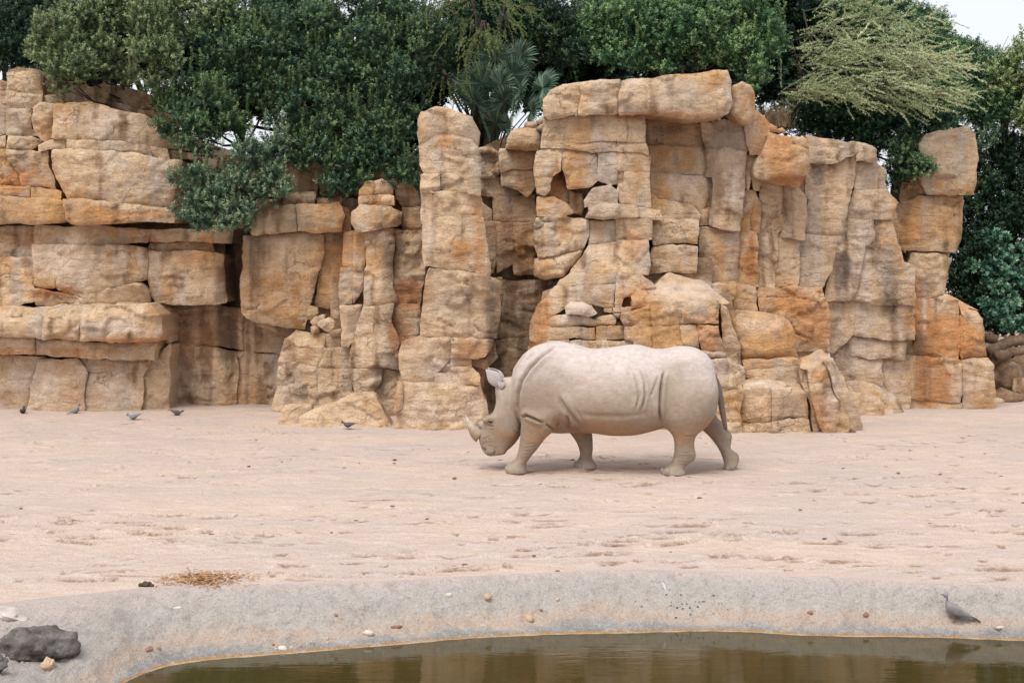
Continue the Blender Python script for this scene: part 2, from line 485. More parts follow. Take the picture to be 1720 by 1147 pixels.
cliffA = rock_thing('rock_cliff', 'broad layered sandstone cliff with a deep ledge line, bushes hanging over its top', 0, 0, 0, 'cliff')
W = dict
blocks(cliffA, 0, 100, 3.583, [
 ([(-520,100),(25,130),(30,190),(-520,190)], 27.6, 'b'),
 ([(32,80),(110,55),(240,70),(255,215),(150,205),(40,185)], 27.5, 'c', W(bulge=.06)),
 ([(40,190),(150,208),(250,218),(250,255),(185,292),(40,298)], 27.4, 'c', W(bulge=.05)),
 ([(-520,195),(36,195),(38,295),(-520,295)], 27.45, 'm'),
 ([(-520,302),(38,302),(36,450),(-520,450)], 27.3, 'm'),
 ([(42,300),(185,295),(195,360),(190,420),(245,455),(42,452)], 27.25, 'm', W(bulge=.06)),
 ([(-520,455),(36,455),(36,535),(-520,538)], 27.3, 'c'),
 ([(42,455),(180,460),(250,480),(230,515),(180,545),(42,538)], 27.15, 'c', W(bulge=.05)),
 ([(260,100),(340,150),(335,215),(258,215)], 27.7, 'b'),
 ([(258,222),(330,218),(385,262),(250,268)], 27.55, 'b'),
 ([(335,120),(505,150),(510,262),(388,262),(335,215)], 27.75, 'b'),
 ([(505,190),(630,140),(640,190),(620,270),(512,256)], 27.6, 'o', W(bulge=.05)),
 ([(640,150),(800,180),(950,230),(960,300),(800,292),(632,245)], 27.9, 'd'),
 ([(632,250),(800,298),(960,306),(1000,380),(830,330),(640,278)], 27.75, 'd'),
 ([(195,290),(230,270),(330,265),(310,380),(300,470),(260,490),(200,420),(192,360)], 26.95, 'm', W(cyl=.08, bulge=.05)),
 ([(330,265),(520,258),(610,275),(665,300),(672,400),(660,485),(400,478),(305,470),(315,380),(320,300)], 26.75, 'm', W(sw=.2, sd=.06)),
 ([(675,300),(760,315),(850,340),(950,390),(1060,450),(1110,540),(960,520),(760,495),(665,485),(680,400)], 26.95, 'd', W(yaw=.35, sw=.2, sd=.05)),
 ([(235,520),(300,485),(400,480),(410,530),(300,535),(240,545)], 26.85, 'p'),
 ([(405,482),(570,490),(578,535),(410,530)], 26.72, 'p'),
 ([(572,490),(660,495),(668,545),(578,538)], 26.74, 'm'),
 ([(675,495),(760,500),(890,520),(900,575),(780,560),(672,545)], 26.75, 'm', W(yaw=.2)),
 ([(895,525),(1000,540),(1015,590),(905,575)], 26.95, 'd'),
 ([(1005,545),(1100,565),(1170,590),(1090,605),(1015,592)], 27.2, 'd'),
 ([(300,545),(420,535),(780,565),(1010,600),(1080,610),(1040,700),(1020,860),(1020,892),(870,877),(640,852),(400,832),(370,790),(320,700),(290,650)], 26.6, 'm', W(sw=.22, sd=.07, cyl=.14, T=1.6)),
 ([(372,838),(640,858),(870,884),(1020,900),(1030,975),(880,965),(520,992),(420,987),(380,960),(372,880)], 26.5, 'c', W(sw=.14, sd=.06, cyl=.12, T=1.6)),
 ([(-520,545),(30,545),(60,640),(110,690),(120,760),(-520,750)], 27.0, 'o'),
 ([(32,542),(180,547),(240,547),(295,547),(290,650),(320,710),(330,770),(180,762),(125,760),(115,690),(54,620)], 26.95, 'c'),
 ([(-520,755),(178,765),(178,825),(-520,820)], 26.9, 'c'),
 ([(185,767),(330,777),(365,800),(365,835),(182,827)], 26.85, 'o'),
 ([(-520,825),(180,832),(365,842),(375,970),(200,987),(-520,987)], 26.75, 'o', W(sw=.15, sd=.06, T=1.6)),
])
blocks(cliffA, 0, 380, 3.583, [
 ([(-520,2),(208,5),(200,110),(180,190),(-520,180)], 27.12, 'c'),
 ([(212,2),(560,-3),(900,25),(885,90),(700,110),(410,105),(205,110)], 27.1, 'p'),
 ([(-520,187),(188,194),(185,300),(-520,290)], 27.0, 'o'),
 ([(195,115),(410,112),(430,200),(340,270),(330,375),(250,370),(182,352),(190,300)], 27.02, 'c'),
 ([(415,114),(700,117),(880,132),(885,230),(870,320),(780,340),(620,380),(540,450),(420,420),(336,375),(345,270),(432,205)], 26.98, 'm', W(sw=.18, sd=.05)),
 ([(-520,295),(180,305),(172,350),(200,380),(198,440),(100,480),(-520,470)], 26.95, 'c'),
 ([(202,378),(400,415),(430,425),(540,455),(640,382),(840,345),(885,400),(885,465),(700,462),(450,482),(280,482),(200,470)], 26.9, 'p', W(pitch=-.5)),
 ([(-520,474),(100,484),(280,484),(620,468),(900,470),(900,500),(480,545),(-520,545)], 26.72, 'p', W(pitch=1.1, amp=1.8)),
 ([(-520,543),(248,543),(250,674),(-520,668)], 26.42, 'p', W(sw=.16, sd=.08)),
 ([(254,543),(468,543),(465,682),(252,674)], 26.40, 'm', W(sw=.16, sd=.08)),
 ([(472,542),(620,492),(890,470),(955,540),(965,640),(940,692),(760,704),(470,684)], 26.32, 'p', W(sw=.2, sd=.12, T=1.6)),
 ([(-520,676),(198,678),(195,770),(-520,770)], 26.65, 'p', W(sw=.1, sd=.05)),
 ([(204,680),(460,690),(640,706),(640,800),(450,790),(205,777)], 26.68, 'c', W(sw=.1, sd=.05)),
 ([(645,708),(940,704),(925,805),(650,802)], 26.75, 'c'),
 ([(-520,775),(260,785),(215,820),(165,1000),(132,1160),(-520,1160)], 27.0, 'p'),
 ([(222,802),(450,797),(520,870),(500,1000),(510,1160),(140,1160),(175,1000)], 26.95, 'p'),
 ([(458,797),(900,807),(850,900),(860,1000),(835,1160),(516,1160),(508,1000),(528,870)], 27.0, 'm'),
 ([(905,807),(1020,712),(1025,900),(1012,1000),(1022,1160),(842,1160),(868,1000),(858,900)], 27.15, 'c'),
 ([(900,474),(1012,492),(1024,700),(962,698),(968,600)], 27.3, 'c'),
 ([(882,152),(1290,152),(1340,160),(1350,300),(1350,460),(1200,472),(1030,467),(920,457),(892,400),(884,300)], 27.05, 'c', W(sw=.22, sd=.08, T=1.3)),
 ([(905,98),(1100,93),(1280,98),(1280,148),(1100,152),(890,146)], 27.3, 'o'),
 ([(905,22),(1080,22),(1400,2),(1380,100),(1100,90),(900,86)], 27.15, 'c'),
])

cave = rock_thing('rock_wall', 'shaded sandstone wall with a low cave hollow and a half column under dark bushes', 0, 0, 0)
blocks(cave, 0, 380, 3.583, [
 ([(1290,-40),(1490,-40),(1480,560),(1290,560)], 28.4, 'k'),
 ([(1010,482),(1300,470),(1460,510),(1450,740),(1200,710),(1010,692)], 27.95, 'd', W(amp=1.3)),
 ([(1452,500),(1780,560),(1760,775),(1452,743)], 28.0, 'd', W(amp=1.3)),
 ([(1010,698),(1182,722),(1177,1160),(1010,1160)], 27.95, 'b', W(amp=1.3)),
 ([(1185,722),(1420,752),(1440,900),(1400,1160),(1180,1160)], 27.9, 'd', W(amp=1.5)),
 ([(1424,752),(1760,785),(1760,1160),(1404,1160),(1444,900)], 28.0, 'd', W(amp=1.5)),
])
blocks(cave, 400, 280, 2.494, [
 ([(-80,-40),(760,-40),(760,60),(300,60),(-80,100)], 28.5, 'k', W(amp=1.4)),
 ([(20,287),(110,287),(210,282),(350,277),(360,330),(345,400),(320,480),(300,560),(270,682),(180,672),(60,642),(15,612),(5,500),(15,400)], 26.75, 'c', W(sw=.25, sd=.12, T=1.3, amp=1.3)),
 ([(360,278),(435,274),(440,380),(425,500),(415,600),(322,580),(332,480),(352,380)], 27.0, 'c'),
 ([(60,180),(100,170),(240,160),(240,272),(110,280),(55,278)], 26.45, 'd', W(sw=.18, sd=.1, T=1.4)),
 ([(244,160),(420,150),(440,200),(425,267),(246,272)], 26.42, 'o', W(sw=.18, sd=.1, T=1.4)),
 ([(190,112),(320,110),(320,150),(190,162)], 26.8, 'd', W(bulge=.05)),
 ([(325,130),(430,125),(430,160),(330,154)], 26.8, 'd', W(bulge=.05)),
 ([(120,20),(330,20),(330,112),(120,112)], 27.2, 'd'),
 ([(335,10),(500,20),(505,120),(335,125)], 27.3, 'd'),
 ([(432,170),(465,180),(470,270),(440,272)], 26.75, 'd'),
 ([(470,190),(510,165),(640,165),(680,190),(680,235),(660,250),(540,267),(490,267),(468,235)], 25.9, 'c', W(sw=.2, sd=.12, cyl=.3)),
 ([(505,125),(578,122),(578,160),(510,160)], 26.15, 'c', W(bulge=.04)),
 ([(582,123),(600,123),(600,158),(582,158)], 26.17, 'c', W(bulge=.02)),
 ([(604,123),(655,125),(655,162),(604,158)], 26.15, 'c', W(bulge=.04)),
 ([(505,100),(540,60),(610,55),(640,80),(642,118),(505,120)], 26.25, 'c', W(cyl=.12)),
 ([(645,40),(760,20),(770,160),(690,165),(660,120)], 26.7, 'd'),
 ([(685,170),(770,165),(770,265),(690,258)], 26.6, 'b'),
 ([(530,270),(645,262),(652,400),(642,500),(662,570),(525,578),(528,430)], 26.1, 'c', W(cyl=.16, sw=.16)),
 ([(650,262),(772,268),(782,430),(762,576),(668,570),(648,500),(658,400)], 26.4, 'o', W(yaw=.15, amp=1.4)),
 ([(522,582),(650,576),(638,660),(662,720),(668,850),(465,840),(470,790),(490,700)], 25.95, 'm', W(cyl=.16, sw=.16)),
 ([(656,577),(762,582),(757,700),(712,718),(632,708),(642,650)], 26.3, 'o'),
 ([(650,713),(712,722),(695,862),(672,855),(666,780)], 26.3, 'c'),
 ([(465,847),(600,850),(590,900),(560,960),(490,950),(470,890)], 25.95, 'm', W(cyl=.1)),
 ([(605,852),(690,864),(700,1080),(560,1080),(566,965),(596,900)], 26.2, 'c'),
 ([(420,955),(480,950),(562,968),(556,1085),(420,1085)], 26.2, 'c'),
 ([(440,277),(484,272),(480,420),(440,415)], 26.65, 'm'),
 ([(488,272),(528,272),(527,430),(520,520),(482,572),(482,430)], 26.6, 'o'),
 ([(430,423),(478,425),(478,570),(425,578),(422,500)], 26.65, 'm'),
 ([(425,582),(517,577),(490,690),(470,755),(430,755)], 26.5, 'c'),
 ([(200,722),(240,690),(360,700),(360,755),(240,742)], 26.8, 'c', W(pitch=.6)),
 ([(365,703),(425,703),(425,755),(365,760)], 26.85, 'c'),
 ([(195,720),(240,747),(362,760),(335,840),(250,820),(170,800)], 26.72, 'm'),
 ([(368,763),(400,760),(386,845),(340,842)], 26.7, 'c'),
 ([(403,760),(470,760),(463,843),(390,843)], 26.68, 'c'),
 ([(165,805),(250,824),(335,846),(335,1000),(300,1012),(296,1075),(135,1075),(160,920)], 26.65, 'm'),
 ([(340,850),(420,850),(418,1080),(300,1080),(304,1014),(338,1004)], 26.6, 'm'),
 ([(424,850),(463,850),(478,946),(422,952)], 26.55, 'c'),
 ([(190,545),(310,540),(430,590),(432,720),(240,695)], 27.15, 'b', W(amp=1.6)),
 ([(285,615),(300,585),(325,590),(330,610),(300,645),(288,640)], 26.85, 'c', W(bulge=.06, sw=.06)),
 ([(300,655),(320,630),(355,622),(360,640),(318,668)], 26.75, 'c', W(bulge=.06, sw=.06)),
 ([(303,672),(330,668),(335,690),(310,692)], 26.75, 'c', W(bulge=.04, sw=.05)),
 ([(385,690),(425,680),(425,712),(390,708)], 26.8, 'c', W(bulge=.04, sw=.05)),
 ([(395,600),(430,610),(430,650),(405,640)], 26.95, 'c', W(bulge=.04, sw=.05)),
])

pillar = rock_thing('rock_pillar', 'tall squarish sandstone pillar with a loose capstone, beside the fan palm', 0, 0, 0, 'rock pillar')
blocks(pillar, 680, 110, 3.583, [
 ([(75,320),(95,275),(180,252),(260,258),(370,300),(405,310),(440,400),(440,480),(400,440),(330,415),(200,415),(80,458),(70,400)], 24.8, 'c', W(cyl=.2, sw=.2, sd=.1, T=1.0)),
 ([(85,460),(200,420),(300,418),(400,444),(440,490),(455,600),(445,688),(330,658),(200,653),(110,655),(90,590)], 24.85, 'c', W(cyl=.22, T=1.0)),
 ([(95,660),(210,658),(205,755),(95,765)], 24.85, 'c', W(T=1.0, yaw=-.15)),
 ([(215,661),(340,662),(445,692),(450,780),(420,770),(240,755),(210,742)], 24.82, 'c', W(cyl=.08, T=1.0)),
 ([(95,770),(220,760),(420,775),(450,790),(460,910),(430,905),(370,900),(200,930),(100,945)], 24.8, 'c', W(cyl=.2, T=1.0)),
])
blocks(pillar, 400, 280, 2.494, [
 ([(770,226),(830,218),(940,208),(1022,212),(1040,330),(1056,450),(960,432),(860,425),(778,415),(772,330)], 24.75, 'c', W(cyl=.2, sw=.15, T=1.0)),
 ([(800,432),(900,435),(1050,457),(1100,482),(1095,600),(1080,717),(760,712),(765,650),(775,560),(780,500)], 24.65, 'm', W(cyl=.22, T=1.1)),
 ([(685,740),(760,717),(890,722),(893,795),(830,868),(820,910),(690,895),(675,850),(675,780)], 24.42, 'p', W(cyl=.1)),
 ([(895,722),(1075,724),(1060,770),(1035,802),(975,808),(895,795)], 24.45, 'o', W(yaw=.15)),
 ([(895,800),(975,813),(975,843),(893,842)], 24.5, 'o'),
 ([(888,795),(898,797),(898,868),(826,874),(832,862)], 24.55, 'c'),
 ([(980,812),(1036,806),(1075,730),(1085,800),(1040,850),(980,840)], 24.75, 'b'),
 ([(895,846),(975,846),(1005,870),(1005,915),(900,913)], 24.42, 'o', W(bulge=.04)),
 ([(827,872),(890,868),(895,912),(822,910)], 24.4, 'c'),
 ([(688,902),(800,912),(1010,920),(1040,1000),(1050,1050),(1045,1125),(655,1125),(662,1030),(688,1010)], 24.36, 'p', W(cyl=.16)),
 ([(670,902),(685,904),(685,1010),(658,1028),(655,1000)], 24.45, 'p', W(bulge=.04)),
])

main = rock_thing('rock_outcrop', 'massive sandstone outcrop with an overhanging flat capstone, rising behind the rhinoceros', 0, 0, 0, 'rock outcrop')
blocks(main, 680, 110, 3.583, [
 # shaded cleft beside the pillar
 ([(430,505),(500,495),(560,520),(566,560),(518,645),(450,655)], 26.9, 'g', W(amp=1.4)),
 ([(522,645),(568,570),(578,638),(550,662)], 26.8, 'g', W(bulge=.05, sw=.05)),
 ([(450,668),(515,652),(545,668),(520,682),(460,690)], 26.8, 'g', W(bulge=.05, sw=.05)),
 ([(440,500),(500,490),(545,515),(530,522),(450,520)], 26.7, 'o', W(bulge=.05, sw=.05)),
 ([(566,540),(575,505),(610,500),(625,520),(580,550)], 26.7, 'g', W(bulge=.05, sw=.05)),
 ([(615,480),(640,400),(690,380),(780,380),(820,410),(805,510),(700,500),(615,500)], 26.2, 'c', W(bulge=.12, sw=.15, sd=.08)),
 ([(720,375),(730,345),(775,332),(800,350),(785,378)], 26.3, 'g', W(bulge=.06, sw=.06)),
 ([(790,345),(805,315),(840,305),(850,340),(815,352)], 26.2, 'g', W(bulge=.06, sw=.06)),
 ([(788,380),(815,355),(860,350),(870,385),(825,405)], 26.1, 'g', W(bulge=.06, sw=.06)),
 ([(572,545),(630,512),(710,510),(800,522),(785,600),(770,622),(640,625),(577,640)], 26.55, 'c'),
 ([(582,642),(700,632),(780,626),(775,740),(740,788),(680,745),(587,723)], 26.6, 'c'),
 ([(430,695),(575,672),(582,730),(690,752),(690,830),(620,792),(520,790),(440,770)], 26.9, 'o'),
 ([(430,800),(525,870),(525,938),(430,938)], 26.85, 'o'),
 ([(532,794),(640,800),(650,938),(540,933)], 26.9, 'c'),
 ([(646,792),(782,780),(782,938),(652,935)], 26.85, 'c'),
 ([(430,945),(535,942),(545,1140),(530,1250),(430,1250)], 26.85, 'o'),
 ([(540,945),(650,943),(655,1200),(560,1250),(547,1100)], 26.9, 'b'),
 ([(656,943),(790,942),(790,1250),(657,1250)], 26.85, 'b', W(amp=1.5)),
 # capstone, left half
 ([(835,200),(880,150),(960,115),(1054,100),(1058,180),(1030,292),(870,325),(835,290)], 25.2, 'c', W(sw=.2, sd=.1, yaw=-.25)),
 ([(1060,100),(1298,84),(1290,220),(1280,285),(1040,300),(1067,180)], 25.12, 'c', W(sw=.15, sd=.06)),
 # second course
 ([(850,337),(950,320),(1150,302),(1310,293),(1330,380),(1325,450),(1150,450),(1000,460),(870,482),(820,490),(830,400)], 25.4, 'c', W(sw=.15, yaw=-.1)),
 ([(1316,292),(1440,287),(1442,460),(1335,455),(1340,370)], 25.38, 'g'),
 ([(872,490),(1000,466),(1150,456),(1265,460),(1270,510),(1130,515),(960,490)], 25.42, 'c'),
 ([(1280,460),(1442,467),(1462,540),(1410,512),(1280,512)], 25.4, 'c'),
 ([(800,522),(870,494),(935,492),(936,640),(880,670),(870,740),(840,780),(795,760),(785,620)], 25.55, 'c', W(yaw=-.3)),
 ([(942,492),(1130,520),(1160,520),(1155,690),(1110,730),(985,745),(962,650),(942,600)], 25.48, 'm'),
 ([(1166,520),(1275,518),(1275,708),(1240,715),(1166,690)], 25.45, 'g'),
 ([(1284,516),(1410,516),(1470,548),(1472,640),(1320,640),(1284,632)], 25.45, 'm'),
 ([(1284,640),(1313,644),(1314,710),(1284,712)], 25.5, 'm'),
 ([(1322,646),(1472,644),(1476,850),(1300,833),(1282,760),(1290,717),(1320,714)], 25.45, 'c'),
 ([(795,768),(872,745),(888,680),(940,650),(990,760),(985,830),(900,790)], 25.95, 'b', W(amp=1.5)),
 ([(1078,800),(1130,742),(1240,722),(1278,762),(1275,825),(1180,830),(1080,850)], 25.4, 'g'),
 ([(800,795),(900,794),(985,840),(1010,890),(960,910),(795,900)], 25.62, 'c'),
 ([(985,752),(1070,775),(1075,850),(1060,905),(1012,882),(988,830)], 25.85, 'b'),
 ([(1105,847),(1180,836),(1285,837),(1285,915),(1180,920),(1090,917),(1110,880)], 25.22, 'g', W(sw=.12, sd=.08)),
 ([(1290,840),(1395,852),(1400,915),(1290,915)], 25.4, 'c'),
 ([(1402,852),(1540,872),(1556,940),(1470,927),(1406,915)], 25.5, 'o'),
])
blocks(main, 820, 360, 3.583, [
 ([(-60,397),(80,387),(76,740),(-60,747)], 26.75, 'b'),
 ([(84,402),(420,400),(335,500),(262,650),(247,742),(80,742)], 26.7, 'd', W(amp=1.3)),
 ([(-60,752),(250,746),(300,1000),(300,1280),(-60,1280)], 26.7, 'd'),
 ([(287,22),(440,10),(598,40),(605,130),(572,198),(430,228),(302,258),(285,200)], 25.42, 'g', W(sw=.15, amp=1.4)),
 ([(290,270),(430,237),(568,207),(520,310),(450,375),(340,395),(280,372)], 25.38, 'c', W(sw=.2, sd=.15)),
 ([(610,47),(768,40),(768,150),(700,170),(607,190)], 25.5, 'm'),
 ([(774,27),(982,40),(985,150),(774,158)], 25.46, 'o'),
 ([(600,197),(770,165),(970,157),(972,280),(960,360),(780,356),(500,353),(540,300)], 25.3, 'm', W(pitch=.45)),
 ([(990,27),(1265,40),(1262,180),(1120,170),(995,188)], 25.75, 'o'),
 ([(990,202),(1110,182),(1256,197),(1252,352),(975,352),(977,280)], 25.65, 'o'),
 ([(492,365),(600,361),(596,423),(408,430),(430,397)], 25.1, 'c', W(pitch=.3)),
 ([(605,362),(768,362),(764,418),(604,423)], 25.05, 'm'),
 ([(402,440),(520,438),(520,530),(462,560),(362,625),(358,770),(250,770),(250,680),(300,560)], 25.0, 'o', W(yaw=-.5, pitch=.2, cyl=.1)),
 ([(252,780),(400,770),(420,1000),(420,1290),(180,1290),(230,900)], 24.95, 'o', W(yaw=-.4)),
 ([(525,436),(760,426),(755,556),(620,540),(525,522)], 25.0, 'm', W(pitch=.15)),
 ([(768,366),(930,362),(1000,432),(880,482),(812,502),(800,556),(766,556)], 25.0, 'g', W(pitch=.25)),
 ([(465,560),(490,530),(560,525),(625,550),(660,590),(600,612),(480,592)], 24.55, 'p', W(amp=2.4, bulge=.1, chip=1.6, pitch=.5)),
 ([(365,627),(470,598),(600,617),(650,642),(740,602),(770,640),(762,670),(640,677),(365,672)], 24.62, 'c', W(bulge=.04)),
 ([(360,680),(638,682),(635,750),(360,755)], 24.55, 'o'),
 ([(645,682),(718,682),(708,760),(641,755)], 24.55, 'c'),
 ([(725,680),(815,680),(820,747),(716,750)], 24.55, 'o'),
 ([(360,763),(480,760),(482,1290),(360,1290)], 24.5, 'c'),
 ([(487,764),(678,766),(680,1290),(485,1290)], 24.5, 'm'),
 ([(684,766),(872,764),(872,1290),(684,1290)], 24.48, 'c'),
 ([(700,560),(745,558),(745,588),(700,584)], 24.75, 'g', W(bulge=.03, sw=.04)),
 ([(750,558),(800,558),(800,590),(750,592)], 24.75, 'g', W(bulge=.03, sw=.04)),
 ([(806,558),(874,556),(870,592),(806,592)], 24.72, 'm', W(bulge=.03, sw=.04)),
 ([(745,598),(798,597),(796,632),(772,632)], 24.72, 'g', W(bulge=.03, sw=.04)),
 ([(858,492),(1000,432),(1120,360),(1300,402),(1425,525),(1160,518),(990,522),(880,522)], 24.95, 'p', W(pitch=1.7, amp=1.5, T=1.5)),
 ([(876,525),(984,525),(984,545),(878,560)], 24.5, 'o'),
 ([(806,597),(984,548),(985,670),(822,672),(800,630)], 24.48, 'o'),
 ([(994,525),(1155,524),(1156,665),(992,670)], 24.4, 'c', W(sw=.1)),
 ([(1166,525),(1385,522),(1387,665),(1167,668)], 24.38, 'c', W(sw=.12, sd=.05)),
 ([(825,680),(985,677),(985,830),(982,1290),(878,1290),(878,760),(826,752)], 24.42, 'o'),
 ([(992,677),(1155,677),(1160,830),(1160,1290),(990,1290)], 24.4, 'o'),
 ([(1167,680),(1245,680),(1275,822),(1172,828)], 24.36, 'p'),
 ([(1252,680),(1387,674),(1412,830),(1283,832)], 24.38, 'o'),
 ([(1392,530),(1432,545),(1500,760),(1535,920),(1420,845),(1405,700)], 24.6, 'c', W(yaw=.4)),
 ([(1165,840),(1420,848),(1540,925),(1560,1290),(1165,1290)], 24.45, 'c'),
])
blocks(main, 1090, 570, 4.78, [
 ([(262,105),(400,95),(422,130),(395,168),(300,160)], 24.05, 'p', W(bulge=.06)),
 ([(424,98),(590,103),(640,140),(600,158),(430,152)], 24.05, 'p', W(bulge=.05)),
 ([(405,162),(486,164),(505,262),(500,420),(405,420)], 24.02, 'm'),
 ([(492,162),(628,162),(625,370),(568,385),(510,262)], 23.95, 'p', W(sw=.1, sd=.05)),
 ([(634,170),(670,176),(668,375),(630,375)], 23.98, 'p'),
 ([(676,180),(738,220),(748,370),(680,374)], 24.0, 'o', W(yaw=.2)),
 ([(500,392),(568,390),(740,382),(742,402),(655,412),(505,420)], 24.0, 'p'),
 ([(505,425),(655,416),(635,667),(510,660)], 23.95, 'o'),
 ([(662,416),(750,410),(745,665),(642,670)], 23.95, 'o'),
 ([(505,668),(640,674),(740,672),(745,775),(505,775)], 23.92, 'p'),
])
blocks(main, 1060, 110, 3.44, [
 ([(-62,80),(180,65),(400,35),(555,30),(580,90),(586,230),(560,270),(480,302),(300,300),(75,272),(-62,275)], 25.0, 'c', W(sw=.25, sd=.14, T=1.7, name='capstone', pitch=.05)),
 ([(590,118),(640,98),(690,115),(720,180),(722,280),(690,332),(640,322),(584,282),(592,200)], 25.35, 'o', W(sw=.2, sd=.14, T=1.5)),
 ([(80,275),(300,275),(438,275),(432,470),(250,470),(95,455)], 26.2, 'o'),
 ([(95,462),(240,476),(430,476),(442,638),(320,625),(104,610)], 26.12, 'o'),
 ([(106,617),(320,632),(446,642),(440,770),(402,858),(345,800),(160,770),(106,730)], 26.08, 'c'),
 ([(106,738),(160,776),(345,806),(400,862),(395,905),(200,895),(150,900),(42,870),(38,820),(102,802)], 25.95, 'c'),
 ([(400,310),(560,320),(645,320),(652,380),(672,490),(560,477),(438,482)], 26.0, 'g'),
 ([(440,490),(560,482),(666,497),(662,600),(672,700),(642,850),(636,960),(460,925),(472,800),(482,645),(442,638)], 25.85, 'g', W(cyl=.12, sw=.16)),
 ([(440,645),(478,648),(468,806),(410,830)], 26.15, 'b'),
 ([(403,834),(468,812),(456,925),(400,925)], 26.05, 'c'),
])

wallR = rock_thing('streaked_rock_wall', 'long pale grey streaked sandstone face with a jutting corbel stone, sloping top', 0, 0, 0, 'rock face')
blocks(wallR, 1060, 110, 3.44, [
 ([(660,330),(722,262),(802,342),(802,390),(772,450),(740,512),(690,512),(665,440)], 25.95, 'c'),
 ([(810,387),(930,412),(940,455),(1022,482),(1036,560),(1022,640),(970,702),(880,682),(728,640),(725,590),(752,520),(782,450)], 25.55, 'o', W(sw=.25, sd=.14, bulge=.1, T=1.5)),
 ([(935,405),(1025,437),(1026,472),(944,452)], 25.7, 'c', W(bulge=.05)),
 ([(780,350),(800,330),(840,350),(850,385),(805,385)], 26.1, 'c', W(bulge=.05)),
 ([(845,362),(870,355),(890,385),(850,388)], 26.1, 'c', W(bulge=.06, sw=.05)),
 ([(672,520),(722,522),(720,620),(692,627),(682,720),(667,600)], 26.1, 'c'),
 ([(698,632),(740,662),(736,722),(714,716)], 26.1, 'm'),
 ([(667,722),(714,727),(738,782),(655,795)], 26.2, 'c'),
 ([(645,800),(702,790),(690,890),(640,890)], 26.15, 'm'),
 ([(708,788),(746,788),(746,965),(696,960),(702,880)], 26.2, 'o'),
 ([(640,896),(694,896),(690,960),(636,958)], 26.15, 'm'),
 ([(742,645),(892,690),(886,790),(850,800),(800,815),(745,780)], 26.3, 'o'),
 ([(750,787),(800,820),(882,803),(880,940),(820,987),(750,977)], 26.28, 'm', W(amp=1.3)),
 ([(892,690),(972,705),(1017,760),(1022,900),(1007,1002),(872,987),(886,900)], 26.2, 'm', W(cyl=.1)),
 ([(1000,620),(1038,570),(1160,570),(1300,505),(1305,560),(1290,680),(1250,800),(1232,970),(1120,976),(1022,986),(1032,800),(1012,745)], 26.6, 'm'),
 ([(1025,402),(1250,440),(1308,480),(1300,508),(1150,568),(1040,562),(1035,482)], 26.5, 'g', W(pitch=.2)),
 ([(1255,438),(1340,452),(1355,545),(1312,547),(1310,480)], 26.52, 'g'),
 ([(1345,450),(1400,465),(1422,490),(1426,557),(1360,545)], 26.45, 'g', W(sw=.12, sd=.08)),
 ([(1312,555),(1420,565),(1470,600),(1476,715),(1400,722),(1292,710),(1282,650)], 26.75, 'g'),
 ([(1292,717),(1480,722),(1536,790),(1512,888),(1320,883),(1252,878),(1262,790)], 26.72, 'g'),
 ([(1250,887),(1402,895),(1402,1050),(1238,1030)], 26.7, 'g'),
 ([(1408,895),(1512,895),(1530,1000),(1545,1058),(1410,1050)], 26.75, 'm'),
 ([(1020,992),(1230,977),(1238,1035),(1100,1022),(1015,1005)], 26.62, 'g'),
])
blocks(wallR, 1180, 400, 3.185, [
 ([(-15,-62),(200,-40),(192,245),(40,228),(-10,190)], 26.0, 'm', W(cyl=.12)),
 ([(206,-38),(292,-32),(297,150),(300,250),(196,243)], 26.15, 'o'),
 ([(302,-30),(400,-26),(396,150),(382,260),(306,252),(302,150)], 26.3, 'g'),
 ([(405,-25),(517,-20),(517,160),(502,252),(390,258)], 26.35, 'm'),
 ([(522,-22),(722,-2),(702,160),(652,262),(512,252),(522,160)], 26.45, 'm'),
 ([(726,2),(866,32),(842,180),(812,330),(652,330),(692,200)], 26.65, 'g'),
 ([(872,32),(1060,55),(1076,130),(1132,150),(1136,360),(1000,355),(816,335),(847,180)], 26.75, 'g', W(sw=.16)),
 ([(652,336),(812,338),(806,520),(692,620),(662,600),(686,400)], 26.8, 'g'),
 ([(816,342),(1132,367),(1132,540),(1000,545),(812,516)], 26.85, 'g'),
 ([(692,626),(812,522),(980,549),(1092,550),(1085,650),(960,640),(692,638)], 26.95, 'g'),
 ([(692,646),(962,646),(962,780),(760,768),(692,740)], 27.0, 'c'),
 ([(970,652),(1110,658),(1110,960),(1060,960),(970,835)], 27.15, 'm'),
 ([(680,770),(962,785),(1075,960),(680,960)], 27.1, 'c'),
 ([(-10,240),(170,240),(182,290),(140,352),(-10,300)], 25.9, 'm'),
 ([(176,252),(290,257),(292,390),(180,382),(150,352)], 26.0, 'm'),
 ([(300,262),(400,264),(400,310),(300,310)], 26.2, 'o'),
 ([(405,264),(530,264),(530,312),(405,310)], 26.18, 'o'),
 ([(535,264),(640,267),(640,314),(535,314)], 26.2, 'c'),
 ([(150,360),(300,392),(300,480),(150,480)], 26.0, 'd'),
 ([(300,316),(642,320),(682,382),(682,600),(480,600),(480,440),(300,400)], 26.15, 'o', W(sw=.12)),
 ([(480,606),(682,606),(682,960),(480,960)], 26.25, 'o'),
])

